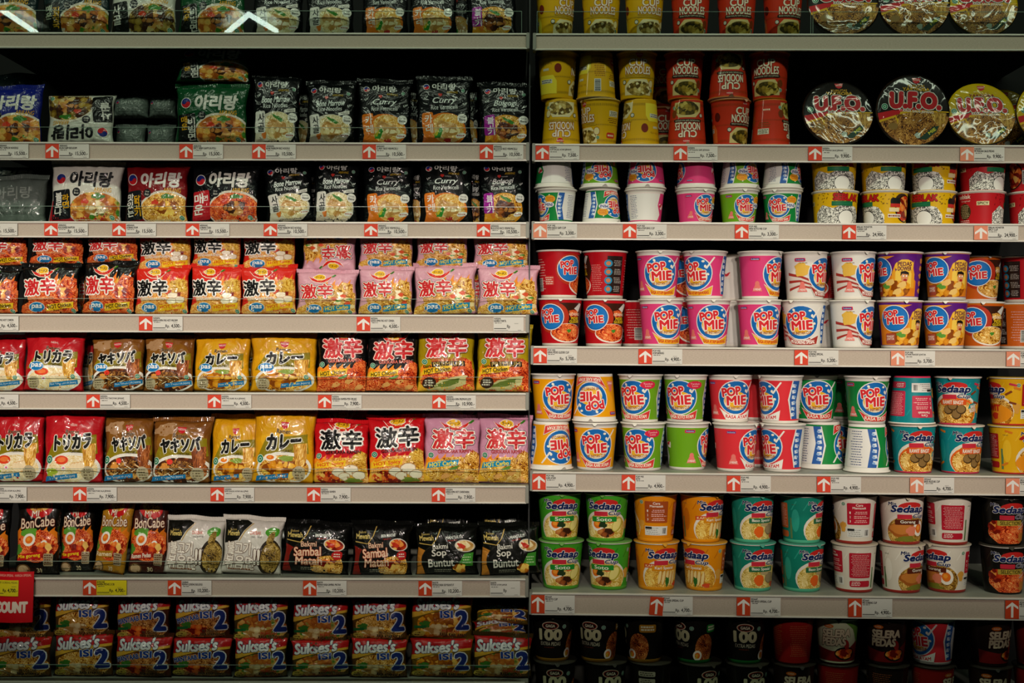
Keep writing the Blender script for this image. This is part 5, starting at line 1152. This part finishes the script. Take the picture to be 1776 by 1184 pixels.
for px, k, r, inv in ((965, 'mn_green', -72, 0), (1043, 'mn_green', 52, 1), (1118, 'mn_pink', -165, 0), (1206, 'mn_pink', 20, 0), (1281, 'mn_lime', 8, 0), (1356, 'mn_green', -30, 0)): c(2, px, k, 0, r, bool(inv))
for px, k, r, inv in ((961, 'mn_green', 170, 1), (1040, 'mn_lime', 12, 1), (1120, 'mn_pink', 0, 1), (1207, 'mn_pink', -75, 1), (1283, 'mn_lime', 48, 1), (1356, 'mn_green', 80, 1)): c(2, px, k, 1, r, bool(inv))
for px, k, r in ((1448, 'sb_y', 0), (1534, 'sb_y', -85), (1617, 'sb_y', -60), (1701, 'sb_r', 80), (1790, 'sb_r', 10)): c(2, px, k, 0, r)
for px, k, r in ((1446, 'sb_y', -8), (1532, 'sb_y', 0), (1620, 'sb_y', -60), (1703, 'sb_r', 15), (1790, 'sb_r', 150)): c(2, px, k, 1, r)
for px, k, r in ((971, 'pm_goreng', 0), (1047, 'pm_goreng', 0), (1146, 'pm_pink', 14), (1228, 'pm_pink', 5), (1316, 'pm_pink', 14), (1393, 'pm_white', -42), (1477, 'pm_white', 24), (1560, 'pm_dower', 0), (1638, 'pm_dower', -16), (1701, 'pm_orange', -14), (1764, 'pm_orange', 130)): c(3, px, k, 0, r, dep=.018 if k != 'pm_orange' else (.078 if px < 1750 else .14))
for px, k, r in ((969, 'pm_goreng', 62), (1049, 'pm_goreng', -128), (1141, 'pm_pink', 0), (1222, 'pm_pink', -40), (1318, 'pm_pink', 46), (1396, 'pm_white', 24), (1479, 'pm_white', 20), (1560, 'pm_dower', -46), (1642, 'pm_dower', -22), (1695, 'pm_orange', 10), (1775, 'pm_goreng', 150)): c(3, px, k, 1, r, dep=(.018 if k != 'pm_orange' and px < 1770 else .12) if px != 1049 else .03)
c(3, 1190, 'pm_goreng', 0, 0, dep=.123); c(3, 1185, 'pm_goreng', 1, 0, dep=.123); c(3, 1278, 'pm_white', 0, 150, dep=.123); c(3, 1275, 'pm_white', 1, 110, dep=.123); c(3, 1437, 'pm_white', 0, 120, dep=.123); c(3, 1437, 'pm_goreng', 1, -90, dep=.123); c(3, 1110, 'pm_goreng', 0, 120, dep=.13)
for px, k, r, inv in ((955, 'pm_yellow', 34, 1), (1032, 'pm_yellow', -4, 0), (1115, 'pm_lime', -25, 0), (1191, 'pm_lime', 72, 0), (1275, 'pm_red', 50, 0), (1357, 'pm_red', -66, 0), (1424, 'pm_green', 80, 1), (1503, 'pm_green', 105, 1), (1583, 'sd_bledug', 0, 0), (1665, 'sd_bledug', 14, 0), (1754, 'sd_rawit', 55, 0)): c(4, px, k, 0, r, bool(inv), dep=.018 if px != 1424 else .088)
for px, k, r, inv in ((959, 'pm_yellow', 15, 0), (1031, 'pm_yellow', -12, 1), (1110, 'pm_lime', -30, 0), (1188, 'pm_lime', -26, 0), (1266, 'pm_red', 5, 0), (1353, 'pm_red', -68, 0), (1413, 'pm_green', -8, 0), (1503, 'pm_green', 6, 0), (1581, 'sd_bledug', 150, 1), (1660, 'sd_bledug', -34, 0), (1754, 'sd_rawit', -90, 0)): c(4, px, k, 1, r, bool(inv), dep=.018 if px != 1413 else .088)
c(4, 1312, 'pm_red', 0, 60, dep=.13); c(4, 1314, 'pm_red', 1, 100, dep=.13); c(4, 1462, 'pm_green', 0, -30, dep=.185); c(4, 1462, 'pm_green', 1, 40, dep=.185)
for px, k, r in ((973, 'sd_soto', 0), (1056, 'sd_soto', -30), (1138, 'sd_kari', 16), (1221, 'sd_kari', -48), (1305, 'sd_baso', 14), (1390, 'sd_baso', 34), (1481, 'sd_goreng', 148), (1563, 'sd_goreng', 34), (1642, 'sd_goreng', -60), (1739, 'sd_sel', 0)): c(5, px, k, 0, r, dep=.022)
for px, k, r in ((970, 'sd_soto', 5), (1052, 'sd_soto', -14), (1136, 'sd_kari', -133), (1217, 'sd_kari', 32), (1304, 'sd_baso', 16), (1390, 'sd_baso', 58), (1481, 'sd_goreng', -131), (1563, 'sd_goreng', 0), (1645, 'sd_goreng', 138), (1738, 'sd_sel', 0)): c(5, px, k, 1, r, dep=.022)
for px, k, r in ((962, 'gg', 6), (1050, 'gg', 20), (1127, 'gg', 130), (1213, 'gg_g', 30), (1295, 'gg', 25), (1376, 'sl_d', 10), (1452, 'sl_r', 120), (1538, 'sl_d', 110), (1617, 'sl_r', 60), (1716, 'sl_d', 0), (1795, 'sl_r', 0)): c(6, px, k, 0, r, dep=.024)
for px, k, r in ((958, 'gg', 0), (1037, 'gg', -22), (1117, 'gg', -100), (1204, 'gg_g', -50), (1291, 'gg_g', 0), (1374, 'sl_r', 150), (1451, 'sl_w', -8), (1536, 'sl_d', -8), (1617, 'pm_red', -66), (1716, 'sl_d', 28), (1795, 'sl_r', 20)): c(6, px, k, 1, r, dep=.024)
bowli(0, 1465, 124, '#14110e', 'black-topped round noodle bowl with fried noodles', 14); bowli(0, 1587, 124, '#14110e', 'black-topped round noodle bowl with fried noodles', 5); bowli(0, 1707, 122, '#c8a80c', 'yellow-topped round noodle bowl', 12)
bowli(1, 1456, 122, '#14110e', 'black-topped round noodle bowl with bright film glare', 17, dep=.03); bowli(1, 1585, 126, '#14110e', 'black-topped round noodle bowl with red letters', 5, dep=.026, roll=2); bowli(1, 1705, 118, '#c8a80c', 'yellow-topped round noodle bowl', 17, dep=.03); bowli(1, 1826, 120, '#c8a80c', 'yellow-topped round noodle bowl', 10, dep=.03)
bowli(1, 1740, 112, '#c8a81c', 'yellow-topped round noodle bowl standing behind others', 4, dep=.12)

# ---------------------------------------------------------------- labels that single each pack out
from collections import defaultdict
for it in ITEMS:
    it['d2'] = ('rear ' if it['rear'] else '') + ('upturned ' if it['inv'] else '') + it['desc']
cnt = defaultdict(list)
for it in ITEMS: cnt[it['d2']].append(it)
two = {(it['bay'], it['row']) for it in ITEMS if it['lev']}
for it in ITEMS:
    same = cnt[it['d2']]; sh = shname(it['bay'], it['row'])
    here = [o for o in same if (o['bay'], o['row']) == (it['bay'], it['row'])]
    if len(here) == 1: lb = '%s on the %s' % (it['d2'], sh)
    else:
        lev = [o for o in here if o['lev'] == it['lev']]
        lay = ('upper ' if it['lev'] else 'lower ') if (it['bay'], it['row']) in two else ''
        if len(lev) == 1: lb = '%s, %slayer, %s' % (it['d2'], lay, sh)
        else:
            lev.sort(key=lambda o: o['px']); lb = '%s, %s%s from left, %s' % (it['d2'], lay, ORD[lev.index(it)], sh)
    o = it['o']; o['label'] = lb; o['category'] = it['cat']; o['group'] = it['grp']

# ---------------------------------------------------------------- aisle ceiling lamps (seen as reflections in the guards)
def tube(x0, y0, x1, y1, z, e, r=0.02):
    m, nt, bs = newmat('lamp_tube_glow'); bs.inputs['Emission Color'].default_value = (0.8, 1.0, 0.88, 1); bs.inputs['Emission Strength'].default_value = e
    d = Vector((x1 - x0, y1 - y0, 0)); L_ = d.length
    bm = bmesh.new(); bmesh.ops.create_cone(bm, cap_ends=True, segments=16, radius1=r, radius2=r, depth=L_)
    root = bpy.data.objects.new('ceiling_lamp', None); COL.objects.link(root); root.location = ((x0 + x1) / 2, (y0 + y1) / 2, z); root.rotation_euler = (0, 0, math.atan2(d.y, d.x))
    o = link(mesh_from(bm, 'lamp_tube', [m]), 'lamp_tube', root); o.rotation_euler = (0, math.pi / 2, 0)
    boxobj('lamp_housing', [(-L_ / 2 - .03, L_ / 2 + .03, -.05, .05, .03, .07, 0)], [LIP], root)
    root['category'] = 'ceiling lamp'; root['group'] = 'aisle ceiling lamps'; return root
def refl(px, py, z):
    """floor-plan spot of a lamp at height z that the upright guard mirrors at photo (px, py)"""
    t = (z - EYE) / ((CY - py) * S) * D - D
    return (px - CX) * S * (D + t) / D, -t
zc = EYE + 1.45
for n, (p, q) in enumerate((((0, 15), (60, 55)), ((392, 55), (430, 23)), ((430, 23), (478, 52)))):
    x0, y0 = refl(p[0], p[1], zc); x1, y1 = refl(q[0], q[1], zc)
    l = tube(x0, y0, x1, y1, zc, 12, 0.012); l['label'] = 'slim white tube lamp on the aisle ceiling, %s of three' % ORD[n]
